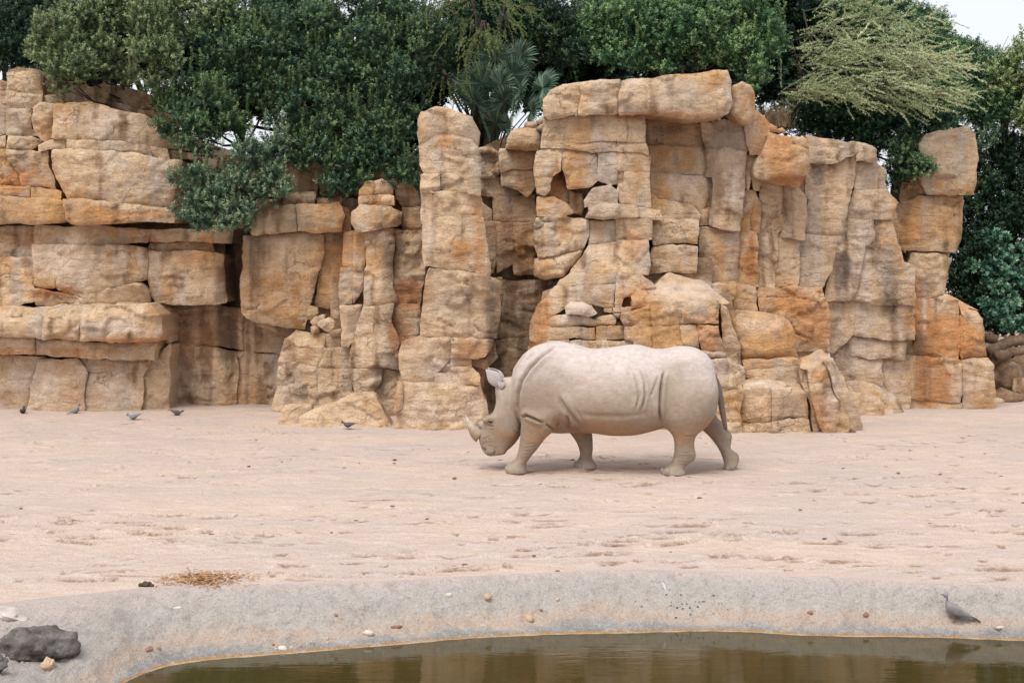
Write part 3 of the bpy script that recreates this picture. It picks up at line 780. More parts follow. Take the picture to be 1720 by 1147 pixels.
pillarR = rock_thing('rock_column', 'ochre sandstone column with a broad rounded base and boxy head, at the end of the wall', 0, 0, 0, 'rock column')
blocks(pillarR, 1180, 400, 3.185, [
 ([(1092,632),(1382,652),(1392,830),(1382,880),(1170,865),(1095,842),(1090,720)], 27.2, 'o', W(T=1.2)),
 ([(1095,850),(1170,870),(1390,887),(1388,950),(1080,950)], 27.25, 'o', W(T=1.2)),
 ([(1390,657),(1530,645),(1562,682),(1568,945),(1400,945),(1397,760)], 27.2, 'c', W(T=1.2, sw=.16, sd=.08)),
 ([(1142,332),(1200,322),(1370,342),(1372,560),(1362,648),(1098,625),(1138,540)], 27.35, 'o', W(T=1.2)),
 ([(1378,422),(1420,372),(1480,388),(1515,430),(1522,550),(1527,640),(1388,650),(1374,580)], 27.3, 'o', W(T=1.2, sw=.2, sd=.12)),
 ([(1205,320),(1305,300),(1345,315),(1480,385),(1420,370),(1377,415),(1372,338)], 27.5, 'c', W(pitch=.6, T=1.0)),
 ([(1110,150),(1132,82),(1300,88),(1352,120),(1312,220),(1302,300),(1200,318),(1146,325),(1142,200)], 27.5, 'c', W(cyl=.2, T=1.0)),
])
blocks(pillarR, 0, 0, 1.0, [
 ([(1548,240),(1560,225),(1630,212),(1640,225),(1646,270),(1640,300),(1635,325),(1600,328),(1560,325),(1546,300),(1551,262)], 27.3, 'm', W(sw=.2, sd=.12, T=1.1)),
 ([(1528,262),(1546,246),(1550,262),(1545,300),(1552,325),(1515,340),(1520,300)], 27.6, 'd', W(T=.9)),
 ([(1510,346),(1545,330),(1622,331),(1619,400),(1608,422),(1518,419),(1507,390)], 27.5, 'o', W(cyl=.2, T=1.0)),
])


def core(parent, pts, D, T=.6):
    rock_block(parent, pts, D, 'k', name='rock_core', T=T, grid=.12, amp=.4, gap=0)
core(cliffA, [(-140,235),(60,235),(200,215),(290,275),(295,380),(250,400),(375,405),(370,508),(285,515),(285,700),(-140,700)], 27.6)
core(cliffA, [(-140,150),(75,135),(250,180),(300,270),(200,215),(60,235),(-140,235)], 28.1)
core(cave, [(430,335),(560,335),(560,560),(580,700),(500,700),(490,570),(430,545)], 27.4)
core(cave, [(556,335),(705,335),(705,700),(576,700),(556,560)], 26.95)
core(cave, [(280,380),(480,380),(500,700),(280,700)], 28.6)
core(main, [(805,250),(910,200),(1060,190),(1270,200),(1280,700),(805,700)], 27.2)
core(main, [(912,200),(1088,200),(1088,300),(1088,475),(960,478),(905,455)], 25.98)
core(main, [(1085,210),(1260,210),(1260,470),(1085,470)], 26.5)
core(main, [(912,490),(960,478),(1225,495),(1240,560),(1255,710),(900,710)], 25.16)
core(main, [(1080,435),(1195,435),(1195,500),(1080,500)], 25.8)
core(main, [(925,560),(1000,545),(1215,525),(1240,600),(1250,712),(910,712)], 24.85)
core(main, [(1170,605),(1240,612),(1248,715),(1170,715)], 24.3)
core(wallR, [(1180,470),(1275,470),(1290,700),(1180,700)], 26.4)
core(wallR, [(1255,225),(1355,240),(1355,480),(1400,700),(1275,700),(1260,470)], 26.6)
core(wallR, [(1350,240),(1440,255),(1440,700),(1390,700),(1350,480)], 26.95)
core(wallR, [(1430,255),(1475,275),(1505,360),(1512,440),(1530,470),(1532,700),(1430,700)], 27.3)
core(pillar, [(724,215),(795,225),(806,450),(815,690),(690,690),(700,590),(730,560)], 25.02, .5)
core(pillarR, [(1540,260),(1620,245),(1610,380),(1600,415),(1585,450),(1582,485),(1620,540),(1645,685),(1540,685),(1545,480),(1525,415),(1520,360)], 27.72, .3)

# ------------------------------------------------------------------ loose rocks that stand in front of the walls
def loose(label, ox, oy, s, items, name='boulder', cat='boulder', group=None):
    t = tag(empty(name, (0, 0, 0)), label, cat, group)
    blocks(t, ox, oy, s, items)
    return t

loose('stack of worn ochre stone blocks behind the rhinoceros tail, beside the leaning slab', 1180, 400, 3.185, [
 ([(165,440),(230,400),(300,395),(460,430),(495,470),(512,560),(517,640),(222,655),(190,560)], 24.7, 'o', W(sw=.2, sd=.14, cyl=.15, bulge=.05, pitch=.25)),
 ([(222,661),(490,644),(517,646),(517,688),(232,704)], 24.62, 'o', W(sw=.08)),
 ([(240,711),(512,694),(530,805),(400,782),(235,740)], 24.62, 'c'),
 ([(205,790),(300,750),(530,790),(555,835),(380,805),(372,800)], 24.3, 'g', W(pitch=1.4)),
 ([(212,790),(300,775),(370,802),(370,990),(212,986)], 24.05, 'm', W(sw=.12, sd=.06)),
 ([(378,804),(510,800),(556,835),(568,970),(470,966),(376,985)], 24.0, 'm', W(sw=.12, sd=.06)),
 ([(376,993),(470,974),(570,977),(572,1070),(380,1070)], 23.98, 'm'),
 ([(212,992),(370,997),(374,1070),(212,1070)], 24.0, 'm'),
], name='stone_stack', cat='rocks')
loose('low wedge shaped boulder with a small arched notch, beside the pillar foot', 400, 280, 2.494, [
 ([(252,1050),(290,1030),(420,985),(460,960),(520,953),(560,965),(620,1050),(656,1118),(450,1118),(250,1115)], 24.75, 'p', W(sw=.1, sd=.06, pitch=.35, T=.7)),
])
loose('small boxy pale boulder with a flat top, at the tip of the wedge boulder', 400, 280, 2.494, [
 ([(190,1000),(300,1003),(302,1020),(262,1045),(250,1100),(160,1100)], 25.2, 'p', W(sw=.06, sd=.03, T=.5, pitch=.1)),
])
loose('low greyish rock at the foot of the streaked wall, beside the leaning slab', 1180, 400, 3.185, [
 ([(790,800),(830,835),(925,840),(960,860),(978,960),(790,960)], 26.3, 'p', W(sw=.1, sd=.08, pitch=.4, T=.5)),
])
loose('sloping pale rock apron against the foot of the streaked wall', 1180, 400, 3.185, [
 ([(770,760),(880,772),(950,795),(1040,850),(1085,960),(760,960)], 26.75, 'g', W(sw=.1, sd=.08, pitch=.5, T=.4)),
])

# leaning slab: a slanted bar of stone with three visible faces
def leaning_slab():
    t = tag(empty('stone_slab', (0, 0, 0)), 'pinkish stone slab leaning to the left against the block stack', 'stone slab')
    H_ = lambda L: [(1180 + x / 3.185, 400 + y / 3.185) for x, y in L]
    rock_block(t, H_([(560,705),(642,658),(706,830),(838,1070),(652,1070),(590,870)]), 23.92, 'o', T=.45, sw=.03, sd=.01, chip=1.4, gap=.004, fac=.5)
    rock_block(t, H_([(644,652),(684,638),(782,800),(874,1012),(872,1070),(842,1070),(708,828)]), 23.99, 'p', T=.42, sw=.03, sd=.01, yaw=.7, gap=.004, chip=1.2)
    rock_block(t, H_([(512,690),(535,650),(650,606),(690,645),(642,656),(560,706)]), 24.08, 'p', T=.35, sw=.03, sd=.01, pitch=1.0, gap=.004)
    rock_block(t, H_([(514,694),(560,710),(592,872),(654,1070),(590,1070),(578,870),(532,775)]), 24.08, 'b', T=.35, sw=.03, sd=.01, gap=.004)
    return t
leaning_slab()

def boulder_mesh(r, rad, seed, sub=4, squash=(1, 1, 1), rough=.16):
    bm = bmesh.new()
    bmesh.ops.create_icosphere(bm, subdivisions=sub, radius=1.0)
    V = np.array([v.co[:] for v in bm.verts])
    F = np.array([[v.index for v in f.verts] for f in bm.faces])
    bm.free()
    rr = np.random.default_rng(seed)
    # cut flat facets
    d = np.ones(len(V))
    for k in range(11):
        n = rr.normal(size=3); n /= np.linalg.norm(n)
        h = rr.uniform(.66, .95)
        dd = V @ n
        d = np.where(dd * d > h, np.minimum(d, h / np.maximum(dd, 1e-3)), d)
    V = V * d[:, None]
    V = V * (1 + rough * fbm(V * 1.6 + seed, 4)[:, None])
    return V * np.array(squash) * rad, F

def put_boulder(x, y, rad_px, label, tint='c', squash=(1, .9, .8), D=None, seed=1, mat=None, z=0.0, name='boulder', cat='boulder', group=None, sub=4, sink=.2):
    D = D or ground_depth(y, z)
    rad = rad_px * D / F_PX
    V, F = boulder_mesh(0, rad, seed, sub, squash)
    p = px(x, y, D)
    lo = V[:, 2].min()
    loc = np.array([p[0], D, p[2] - lo * (1 - sink)])
    W_ = V + loc
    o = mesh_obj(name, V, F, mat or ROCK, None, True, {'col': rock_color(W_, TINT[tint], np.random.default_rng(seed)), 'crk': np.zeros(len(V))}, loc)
    return tag(o, label, cat, group)

# round stone resting in the niche of the cave wall
put_boulder(550, 557, 16, 'round stone lying in a niche of the shaded wall', 'c', (1, .8, .85), D=26.55, seed=5, sink=.1)
# ------------------------------------------------------------------ sand, bank, pond
WATER_Z = -0.35
def line_xy(pts, z):
    out = []
    for x, y in pts:
        D = ground_depth(y, z)
        out.append(((x - CX) * D / F_PX, D))
    return np.array(sorted(out))
L_TOP = line_xy([(-1400,1120),(-400,1060),(0,1012),(110,1000),(200,991),(260,985),(480,980),(640,976),(760,968),(900,962),(1000,957),(1100,956),(1200,960),(1300,968),(1420,969),(1560,979),(1720,984),(2200,1000),(3200,1040)], 0.0)
L_WAT = line_xy([(-900,1900),(-200,1420),(0,1270),(90,1205),(150,1160),(195,1137),(250,1120),(330,1109),(480,1098),(640,1085),(780,1072),(900,1066),(1000,1064),(1130,1062),(1215,1057),(1290,1064),(1400,1070),(1500,1068),(1620,1072),(1720,1076),(2200,1090),(3200,1120)], WATER_Z)
def smooth_line(L, n=9):
    X = np.linspace(-16, 16, 641)
    Y = np.interp(X, L[:, 0], L[:, 1])
    k = np.ones(n) / n
    Yp = np.pad(Y, n // 2, mode='edge')
    return X, np.convolve(Yp, k, 'valid')
TX, TY = smooth_line(L_TOP)
WX, WY = smooth_line(L_WAT, 17)
def d_top(X): return np.interp(X, TX, TY)
def d_wat(X): return np.minimum(np.interp(X, WX, WY), d_top(X) - 0.28)

g_rng = np.random.default_rng(21)
# scuffs and hoof marks pressed into the sand: x, y, half length, half width, angle, depth
NS = 1000
sc = np.zeros((NS, 6))
yy = 13.0 + 12.5 * g_rng.random(NS) ** 1.25
sc[:, 1] = yy
sc[:, 0] = g_rng.uniform(-1, 1, NS) * (yy * 0.40)
sc[:, 2] = .04 + .30 * g_rng.random(NS) ** 1.8
sc[:, 3] = g_rng.uniform(.016, .046, NS)
sc[:, 4] = g_rng.normal(0.06, 0.16, NS)
sc[:, 5] = .012 + .040 * g_rng.random(NS) ** 1.5
# drag line of denser marks
band = np.abs(noise3(np.c_[sc[:, 0] * .16, sc[:, 1] * .55, np.zeros(NS)])) 
sc[:, 5] *= np.clip(1.35 - band * 2.2, .25, 1.3)

def sand_height(X, Y, with_scuff=True):
    p = np.c_[X * .55, Y * 1.1, np.zeros(len(X))]
    h = 0.020 * fbm(p, 4) + 0.010 * fbm(np.c_[X * 2.2, Y * 5.5, np.full(len(X), 5.)], 3)
    h += 0.010 * fbm(np.c_[X * 9, Y * 14, np.full(len(X), 9.)], 2) * np.clip(0.5 + 1.4 * noise3(p * 1.3 + 8), 0, 1)
    s = np.zeros(len(X))
    if with_scuff:
        order = np.argsort(Y); Ys = Y[order]
        for x0, y0, a, b, an, dep in sc:
            lo, hi = np.searchsorted(Ys, y0 - .5), np.searchsorted(Ys, y0 + .5)
            idx = order[lo:hi]
            dx, dy = X[idx] - x0, Y[idx] - y0
            m = (np.abs(dx) < .6)
            idx, dx, dy = idx[m], dx[m], dy[m]
            if not len(idx): continue
            u = (dx * math.cos(an) + dy * math.sin(an)) / a
            v = (-dx * math.sin(an) + dy * math.cos(an)) / b
            v = v + .35 * np.sin(u * 2.5 + x0 * 9)
            r2 = u * u + v * v
            pit = np.exp(-r2 * 1.4)
            rim = np.exp(-((np.sqrt(r2) - 1.35) ** 2) * 4) * (v > -.3)
            h[idx] += -dep * pit + dep * .55 * rim
            s[idx] = np.maximum(s[idx], np.exp(-(u * u * 1.2 + (v - .35) ** 2 * 2.2)) * min(1, dep * 34))
    return h, s

def sand_material():
    m, nt, bs, out = new_mat('sand')
    t = NT(nt)
    pos = t.n('ShaderNodeNewGeometry').outputs['Position']
    scf = t.n('ShaderNodeAttribute', attribute_name='scuff').outputs['Fac']
    big = t.noise(t.mapping(pos, (.35, .8, 1)), 1.0, 4, .6, .4)
    mid = t.noise(t.mapping(pos, (2.0, 5.5, 1)), 1.0, 5, .68)
    fine = t.noise(pos, 60.0, 2, .8)
    c = t.mix(t.ramp(big, [(.40, 0.0), (.60, 1.0)]), (.57, .47, .43), (.66, .52, .435))
    c = t.mix(t.ramp(mid, [(.42, .0), (.60, .55)]), c, (.54, .42, .345))
    c = t.mix(t.ramp(mid, [(.30, .45), (.44, .0)]), c, (.66, .575, .54))
    c = t.mix(t.math('MULTIPLY', t.ramp(scf, [(.14, 0.0), (.62, .85)]), t.ramp(t.noise(t.mapping(pos, (9, 18, 9)), 1.0, 4, .7), [(.34, 0.0), (.52, 1.0)])), c, (.235, .14, .085))
    c = t.mix(t.ramp(fine, [(.30, .8), (.46, 0.0)]), c, (.30, .205, .15))
    c = t.mix(t.ramp(fine, [(.58, .0), (.74, .5)]), c, (.72, .62, .57))
    t.link(c, bs.inputs['Base Color'])
    bs.inputs['Roughness'].default_value = .95
    bs.inputs['Specular IOR Level'].default_value = .1
    h = t.math('ADD', t.math('MULTIPLY', t.noise(t.mapping(pos, (4.5, 10, 4)), 1.0, 6, .72), 1.0), t.math('MULTIPLY', fine, .35))
    b = t.n('ShaderNodeBump', inp={'Height': h, 'Strength': .85, 'Distance': .055})
    t.link(b.outputs[0], bs.inputs['Normal'])
    return m

def bank_material():
    m, nt, bs, out = new_mat('bank_shotcrete')
    t = NT(nt)
    pos = t.n('ShaderNodeNewGeometry').outputs['Position']
    fr = t.n('ShaderNodeAttribute', attribute_name='frac').outputs['Fac']      # 0 at the sand edge, 1 at the water line
    n1 = t.noise(pos, 2.2, 5, .65)
    n2 = t.noise(pos, 9.0, 5, .7)
    fine = t.noise(pos, 55.0, 3, .8)
    f = t.math('ADD', fr, t.math('MULTIPLY', t.math('SUBTRACT', n1, .5), .55))
    f = t.math('ADD', f, t.math('MULTIPLY', t.math('SUBTRACT', n2, .5), .16))
    c = t.ramp(f, [(0.06, (.62, .515, .465)), (.24, (.54, .485, .445)), (.40, (.51, .46, .415)), (.56, (.53, .465, .41)),
                   (.70, (.58, .44, .345)), (.79, (.52, .425, .36)), (.87, (.34, .33, .32)), (.955, (.27, .265, .26))])
    rim = t.ramp(t.math('ADD', fr, t.math('MULTIPLY', t.math('SUBTRACT', n2, .5), .03)), [(.925, 0.0), (.95, 1.0)])
    c = t.mix(rim, c, t.mix(t.ramp(fr, [(.97, 0.0), (.995, 1.0)]), (.46, .24, .09), (.55, .44, .26)))
    under = t.ramp(fr, [(1.0, 0.0), (1.02, 1.0)])
    c = t.mix(under, c, (.16, .135, .05))
    c = t.mix(t.ramp(n2, [(.50, 0.0), (.66, .5)]), c, (.62, .58, .54))
    c = t.mix(t.ramp(n1, [(.55, 0.0), (.70, .5)]), c, (.47, .37, .30))
    c = t.mix(t.ramp(fine, [(.34, .6), (.46, 0.0)]), c, (.24, .205, .18))
    c = t.mix(t.ramp(fine, [(.54, .0), (.68, .6)]), c, (.68, .64, .60))
    t.link(c, bs.inputs['Base Color'])
    bs.inputs['Roughness'].default_value = .92
    bs.inputs['Specular IOR Level'].default_value = .15
    h = t.math('ADD', t.math('MULTIPLY', t.noise(pos, 16.0, 5, .75), 1.0), t.math('MULTIPLY', fine, .6))
    b = t.n('ShaderNodeBump', inp={'Height': h, 'Strength': 1.0, 'Distance': .045})
    t.link(b.outputs[0], bs.inputs['Normal'])
    return m

SAND, BANK = sand_material(), bank_material()

def grid_faces(nr, nc):
    i = np.arange(nr - 1)[:, None] * nc + np.arange(nc - 1)[None, :]
    return np.stack([i, i + 1, i + nc + 1, i + nc], -1).reshape(-1, 4)

def build_ground():
    a = np.concatenate([[-9000, -5000, -3000, -2000, -1500, -1250], np.linspace(-1050, 1050, 760), [1250, 1500, 2000, 3000, 5000, 9000]])
    s = [0.0]; step = .022
    while s[-1] < 17.5:
        s.append(s[-1] + step); step = min(step * 1.0075, .095)
    s = np.array(s + [19, 22, 28, 40, 70, 140, 300, 700])
    S, A = np.meshgrid(s, a, indexing='ij')
    X = A * (12.9 + S) / F_PX
    Xc = np.clip(X, -16, 16)
    Y = d_top(Xc) + S
    h, sf = sand_height(X.ravel(), Y.ravel())
    h = h.reshape(X.shape); sf = sf.reshape(X.shape)
    fade = sstep(0.0, .25, S)
    far = 1 - sstep(18, 24, S)
    Z = h * fade * far + 0.015 * (1 - fade) * 0
    # sand drifts up a little against the rock feet
    Z += .06 * sstep(24.5, 27.5, Y) * far
    V = np.stack([X, Y, Z], -1).reshape(-1, 3)
    o = mesh_obj('sand_ground', V, grid_faces(len(s), len(a)), SAND, None, True, {'scuff': (sf * fade).ravel()})
    tag(o, kind='structure')
    return o
build_ground()

def bank_point(X, fr):
    """X array, fr 0..1 from the sand edge to the water line (beyond 1 goes under water)"""
    yt, yw = d_top(X), d_wat(X)
    Y = yt + (yw - yt) * fr
    f = np.clip(fr, 0, 1)
    prof = 0.10 * f + 0.90 * sstep(-.12, 1.12, f) ** 1.05
    prof = (prof - prof.min()) if False else prof
    z0 = 0.90 * sstep(-.12, 1.12, np.zeros(1))[0] ** 1.05
    z1 = 0.10 + 0.90 * sstep(-.12, 1.12, np.ones(1))[0] ** 1.05
    prof = (prof - z0) / (z1 - z0)
    Z = WATER_Z * prof - np.maximum(fr - 1, 0) * .55
    return Y, Z

def build_bank():
    a = np.concatenate([[-9000, -4000, -2000, -1300], np.linspace(-1020, 1020, 640), [1300, 2000, 4000, 9000]])
    fr = np.concatenate([np.linspace(0, 1.1, 58), [1.3, 1.7, 2.4, 3.5, 8.0]])
    FR, A = np.meshgrid(fr, a, indexing='ij')
    X = A * 12.4 / F_PX
    Y, Z = bank_point(np.clip(X, -16, 16), FR)
    q = np.c_[X.ravel(), Y.ravel(), Z.ravel()]
    lump = (.040 * fbm(q * 2.6, 4) + .028 * fbm(q * 8, 3)).reshape(X.shape)
    w = sstep(0, .10, FR) * (1 - .9 * sstep(.78, .97, FR) * (1 - sstep(1.02, 1.2, FR)))
    Z = Z + lump * w
    Y = Y - lump * w * .5
    Z = np.maximum(Z, -1.5)
    # the left end lies flatter and carries the dark stones
    V = np.stack([X, Y, Z], -1).reshape(-1, 3)
    f = grid_faces(len(fr), len(a))[:, ::-1]
    o = mesh_obj('pond_bank', V, np.ascontiguousarray(f), BANK, None, True, {'frac': FR.ravel()})
    tag(o, kind='structure')
build_bank()

def build_water():
    m, nt, bs, out = new_mat('pond_water')
    t = NT(nt)
    pos = t.n('ShaderNodeNewGeometry').outputs['Position']
    c = t.mix(t.noise(t.mapping(pos, (1, 2.5, 1)), 3.0, 4, .6), (.040, .029, .009), (.058, .044, .013))
    t.link(c, bs.inputs['Base Color'])
    bs.inputs['Roughness'].default_value = .02
    bs.inputs['IOR'].default_value = 1.33
    bs.inputs['Specular IOR Level'].default_value = .5
    h = t.math('ADD', t.noise(t.mapping(pos, (5, 22, 1)), 1.0, 3, .6), t.math('MULTIPLY', t.noise(t.mapping(pos, (1.5, 6, 1), (3, 3, 0)), 1.0, 2, .5), 1.5))
    b = t.n('ShaderNodeBump', inp={'Height': h, 'Strength': .07, 'Distance': .010})
    t.link(b.outputs[0], bs.inputs['Normal'])
    V = [(-60, -30, WATER_Z), (60, -30, WATER_Z), (60, 14, WATER_Z), (-60, 14, WATER_Z)]
    xs = np.linspace(-60, 60, 41); ys = np.linspace(-30, 14.0, 21)
    X, Y = np.meshgrid(xs, ys)
    Vg = np.stack([X, Y, np.full_like(X, WATER_Z)], -1).reshape(-1, 3)
    o = mesh_obj('water', Vg, grid_faces(21, 41), m)
    tag(o, kind='structure')
build_water()
# ------------------------------------------------------------------ rhinoceros
RH_S = 121.0                       # photo pixels per metre at the animal
RH_X, RH_Y0 = 1010.0, 793.5        # photo column of its origin, photo row of the ground it stands on
def rz_(pts, ox, oy, s):
    """zoomed side view coordinates -> metres in the animal's side plane"""
    p = np.asarray(pts, float)
    return np.c_[(ox + p[:, 0] / s - RH_X) / RH_S, (RH_Y0 - (oy + p[:, 1] / s)) / RH_S]
def ZB(pts): return rz_(pts, 760, 560, 3.308)
def ZH(pts): return rz_(pts, 775, 610, 6.0375)

def smin(a, b, k):
    h = np.clip(.5 + .5 * (b - a) / k, 0, 1)
    return b + (a - b) * h - k * h * (1 - h)

def cubic_interp(x, xp, fp):
    """monotone-ish smooth interpolation (Catmull-Rom on irregular knots)"""
    xp, fp = np.asarray(xp, float), np.asarray(fp, float)
    d = np.gradient(fp, xp)
    i = np.clip(np.searchsorted(xp, x) - 1, 0, len(xp) - 2)
    h = xp[i + 1] - xp[i]; t = np.clip((x - xp[i]) / h, 0, 1)
    return ((2*t**3 - 3*t**2 + 1) * fp[i] + (t**3 - 2*t**2 + t) * h * d[i] + (-2*t**3 + 3*t**2) * fp[i+1] + (t**3 - t**2) * h * d[i+1])

def build_rhino():
    h = 0.0150
    x0, x1, y0, y1, z0, z1 = -2.0, 2.05, -.86, .86, -.06, 1.88
    xs = np.arange(x0, x1, h); ys = np.arange(y0, y1, h); zs = np.arange(z0, z1, h)
    nx, ny, nz = len(xs), len(ys), len(zs)
    Y3 = ys[None, :, None].astype(np.float32)

    def loft_x(st, e=2.2, up=0.0):
        st = np.array(st, float)
        top = ZB(np.c_[st[:, 0], st[:, 1]]); bot = ZB(np.c_[st[:, 0], st[:, 2]])
        X = top[:, 0]
        zt = cubic_interp(xs, X, top[:, 1]); zb = cubic_interp(xs, X, bot[:, 1]); hw = cubic_interp(xs, X, st[:, 3])
        zc = (zt + zb) / 2 + up; hz = np.maximum((zt - zb) / 2, .02); hw = np.maximum(hw, .02)
        dz = (zs[None, None, :] - zc[:, None, None]) / hz[:, None, None]
        dy = Y3 / (hw[:, None, None] * (1 - .10 * np.clip(dz, -1, 1)))
        q = (np.abs(dy) ** e + np.abs(dz) ** e) ** (1 / e)
        f = (q - 1) * np.minimum(hw, hz)[:, None, None]
        f = np.maximum(f, (X[0] - xs)[:, None, None]); f = np.maximum(f, (xs - X[-1])[:, None, None])
        return f.astype(np.float32)

    def loft_z(P, e=2.2, cap=True):
        """P: rows z, x front, x back, y centre, half width y"""
        P = np.array(sorted(P, key=lambda r: r[0]), float)
        if P[0, 0] < .1:                                   # a leg: sole on the ground, feet set in under the body
            w = np.clip(1 - P[:, 0] / .75, 0, 1)
            P[:, 3] *= 1 - .34 * w
            P[:, 0] -= (P[0, 0] + .012) * w / w[0]
        xf = cubic_interp(zs, P[:, 0], P[:, 1]); xb = cubic_interp(zs, P[:, 0], P[:, 2])
        yc = cubic_interp(zs, P[:, 0], P[:, 3]); hw = np.maximum(cubic_interp(zs, P[:, 0], P[:, 4]), .01)
        xc, hx = (xf + xb) / 2, np.maximum((xb - xf) / 2, .01)
        q = (np.abs((xs[:, None, None] - xc) / hx) ** e + np.abs((Y3 - yc) / hw) ** e) ** (1 / e)
        f = (q - 1) * np.minimum(hx, hw)
        f = np.maximum(f, P[0, 0] - zs); f = np.maximum(f, zs - P[-1, 0])
        return f.astype(np.float32)

    def rowsB(rows, s=None):
        out = []
        for zy, a, b, yc, hw in rows:
            p = ZB([(a, zy), (b, zy)])
            out.append((p[0, 1], p[0, 0], p[1, 0], yc, hw))
        return out
    def rowsP(rows):
        return [((RH_Y0 - y) / RH_S, (a - RH_X) / RH_S, (b - RH_X) / RH_S, yc, hw) for y, a, b, yc, hw in rows]

    torso = loft_x([(335,215,430,.16),(375,150,490,.27),(430,100,535,.36),(520,64,560,.46),(600,58,566,.53),(680,72,560,.60),(780,98,562,.68),
                    (900,86,575,.72),(1020,73,570,.71),(1120,94,545,.67),(1200,103,520,.62),(1280,112,505,.56),(1350,147,500,.48),(1400,192,480,.38),(1438,265,430,.24),(1456,330,365,.05)], 2.25)
    # shoulder mass, near and far
    def ell(cx, cz, cy, ax, az, ay, e=2.0):
        c = ZB([(cx, cz)])[0]
        q = (np.abs((xs[:, None, None] - c[0]) / ax) ** e + np.abs((Y3 - cy) / ay) ** e + np.abs((zs[None, None, :] - c[1]) / az) ** e) ** (1 / e)
        return ((q - 1) * min(ax, ay, az)).astype(np.float32)
    f = torso
    for sgn in (-1, 1):
        f = smin(f, ell(500, 330, sgn * .33, .38, .52, .22), .07)
        f = smin(f, ell(1290, 330, sgn * .34, .43, .55, .25, 2.2), .05)
        f = smin(f, ell(1270, 180, sgn * .22, .40, .22, .25), .10)
    nh = loft_z(rowsB([(250,1160,1420,-.36,.22),(300,1150,1443,-.38,.25),(400,1143,1438,-.40,.25),(460,1152,1412,-.40,.22),(520,1188,1372,-.39,.185),(560,1213,1343,-.385,.16),(600,1222,1334,-.38,.145),
                       (640,1224,1335,-.38,.135),(680,1222,1342,-.38,.135),(712,1214,1333,-.38,.13),(740,1200,1296,-.38,.13),(758,1178,1284,-.38,.15),(775,1160,1288,-.38,.17),(800,1156,1294,-.38,.175)]))
    fh = loft_z(rowsP([(670,1120,1196,.36,.2),(690,1136,1200,.37,.2),(708,1155,1207,.37,.19),(722,1172,1220,.37,.165),(737,1190,1231,.37,.14),(750,1201,1229.5,.37,.125),(760,1208,1229,.37,.12),(768,1212,1240,.37,.13),(779,1216,1242,.37,.14),(788,1218,1239,.37,.14),(795,1220,1233,.37,.11)]))
    nf = loft_z(rowsB([(380,410,640,-.30,.16),(420,402,625,-.34,.19),(460,394,608,-.36,.20),(500,389,590,-.36,.19),(540,386,560,-.36,.175),(580,384,520,-.355,.16),(620,378,488,-.35,.145),
                       (660,366,455,-.35,.135),(692,352,430,-.35,.13),(712,322,416,-.35,.15),(735,302,416,-.35,.17),(765,303,424,-.35,.175)]))
    ff = loft_z(rowsP([(690,936,1004,.34,.19),(715,942,997,.35,.18),(728,950,994,.35,.16),(745,964,995,.35,.135),(762,972,995,.35,.125),(772,973,994,.35,.125),(778,970,995,.35,.14),(784,965,1001,.35,.165),(793,964,1004,.35,.17)]))
    for leg, k in ((nh, .05), (fh, .06), (nf, .045), (ff, .06)):
        f = smin(f, leg, k)
    # head
    hr = []
    for y, a, b, hw in [(170,430,600,.07),(200,385,620,.125),(260,346,640,.165),(330,342,640,.185),(400,348,625,.195),(480,336,612,.20),(540,302,610,.205),(580,246,612,.205),
                        (640,208,612,.19),(700,192,606,.175),(760,172,594,.165),(820,180,560,.16),(870,194,516,.16),(915,212,462,.155),(945,236,420,.14),(966,262,340,.10)]:
        p = ZH([(a, y), (b, y)])
        hr.append((p[0, 1], p[0, 0], p[1, 0], 0.0, hw))
    head = loft_z(hr, 2.6)
    f = smin(f, head, .05)
    # cheek, brow and lip masses
    def ellH(cx, cz, cy, ax, az, ay):
        c = ZH([(cx, cz)])[0]
        q = np.sqrt(((xs[:, None, None] - c[0]) / ax) ** 2 + ((Y3 - cy) / ay) ** 2 + ((zs[None, None, :] - c[1]) / az) ** 2)
        return ((q - 1) * min(ax, ay, az)).astype(np.float32)
    for sgn in (-1, 1):
        f = smin(f, ellH(470, 640, sgn * .16, .17, .20, .07), .05)
        f = smin(f, ellH(262, 595, sgn * .155, .065, .045, .06), .03)
        f = smin(f, ellH(290, 905, sgn * .10, .09, .055, .075), .03)
        f = smin(f, ellH(400, 925, sgn * .09, .08, .04, .06), .02)
    f = smin(f, ellH(330, 800, 0, .17, .18, .15), .05)

    # ---- surface nets
    sg = f < 0
    acc = np.zeros((nx - 1, ny - 1, nz - 1, 3), np.float32); cnt = np.zeros((nx - 1, ny - 1, nz - 1), np.int16)
    quads = []
    shp = (nx - 1, ny - 1, nz - 1)
    for ax in range(3):
        sl0 = [slice(None)] * 3; sl1 = [slice(None)] * 3
        sl0[ax] = slice(0, -1); sl1[ax] = slice(1, None)
        cr = np.argwhere(sg[tuple(sl0)] != sg[tuple(sl1)])
        c2 = cr.copy(); c2[:, ax] += 1
        fa, fb = f[tuple(cr.T)], f[tuple(c2.T)]
        tt = fa / (fa - fb)
        P = cr.astype(np.float32); P[:, ax] += tt
        b, c = (ax + 1) % 3, (ax + 2) % 3
        ok = np.ones(len(cr), bool)
        cells = []
        for db, dc in ((0, 0), (-1, 0), (-1, -1), (0, -1)):
            ce = cr.copy(); ce[:, b] += db; ce[:, c] += dc
            ok &= (ce >= 0).all(1) & (ce < np.array(shp)).all(1)
            cells.append(ce)
        for ce in cells:
            np.add.at(acc, tuple(ce[ok].T), P[ok]); np.add.at(cnt, tuple(ce[ok].T), 1)
        q = np.stack([np.ravel_multi_index(tuple(ce[ok].T), shp) for ce in cells], 1)
        flip = fa[ok] > 0
        q[flip] = q[flip][:, ::-1]
        quads.append(q)
    quads = np.vstack(quads)
    used = np.unique(quads)
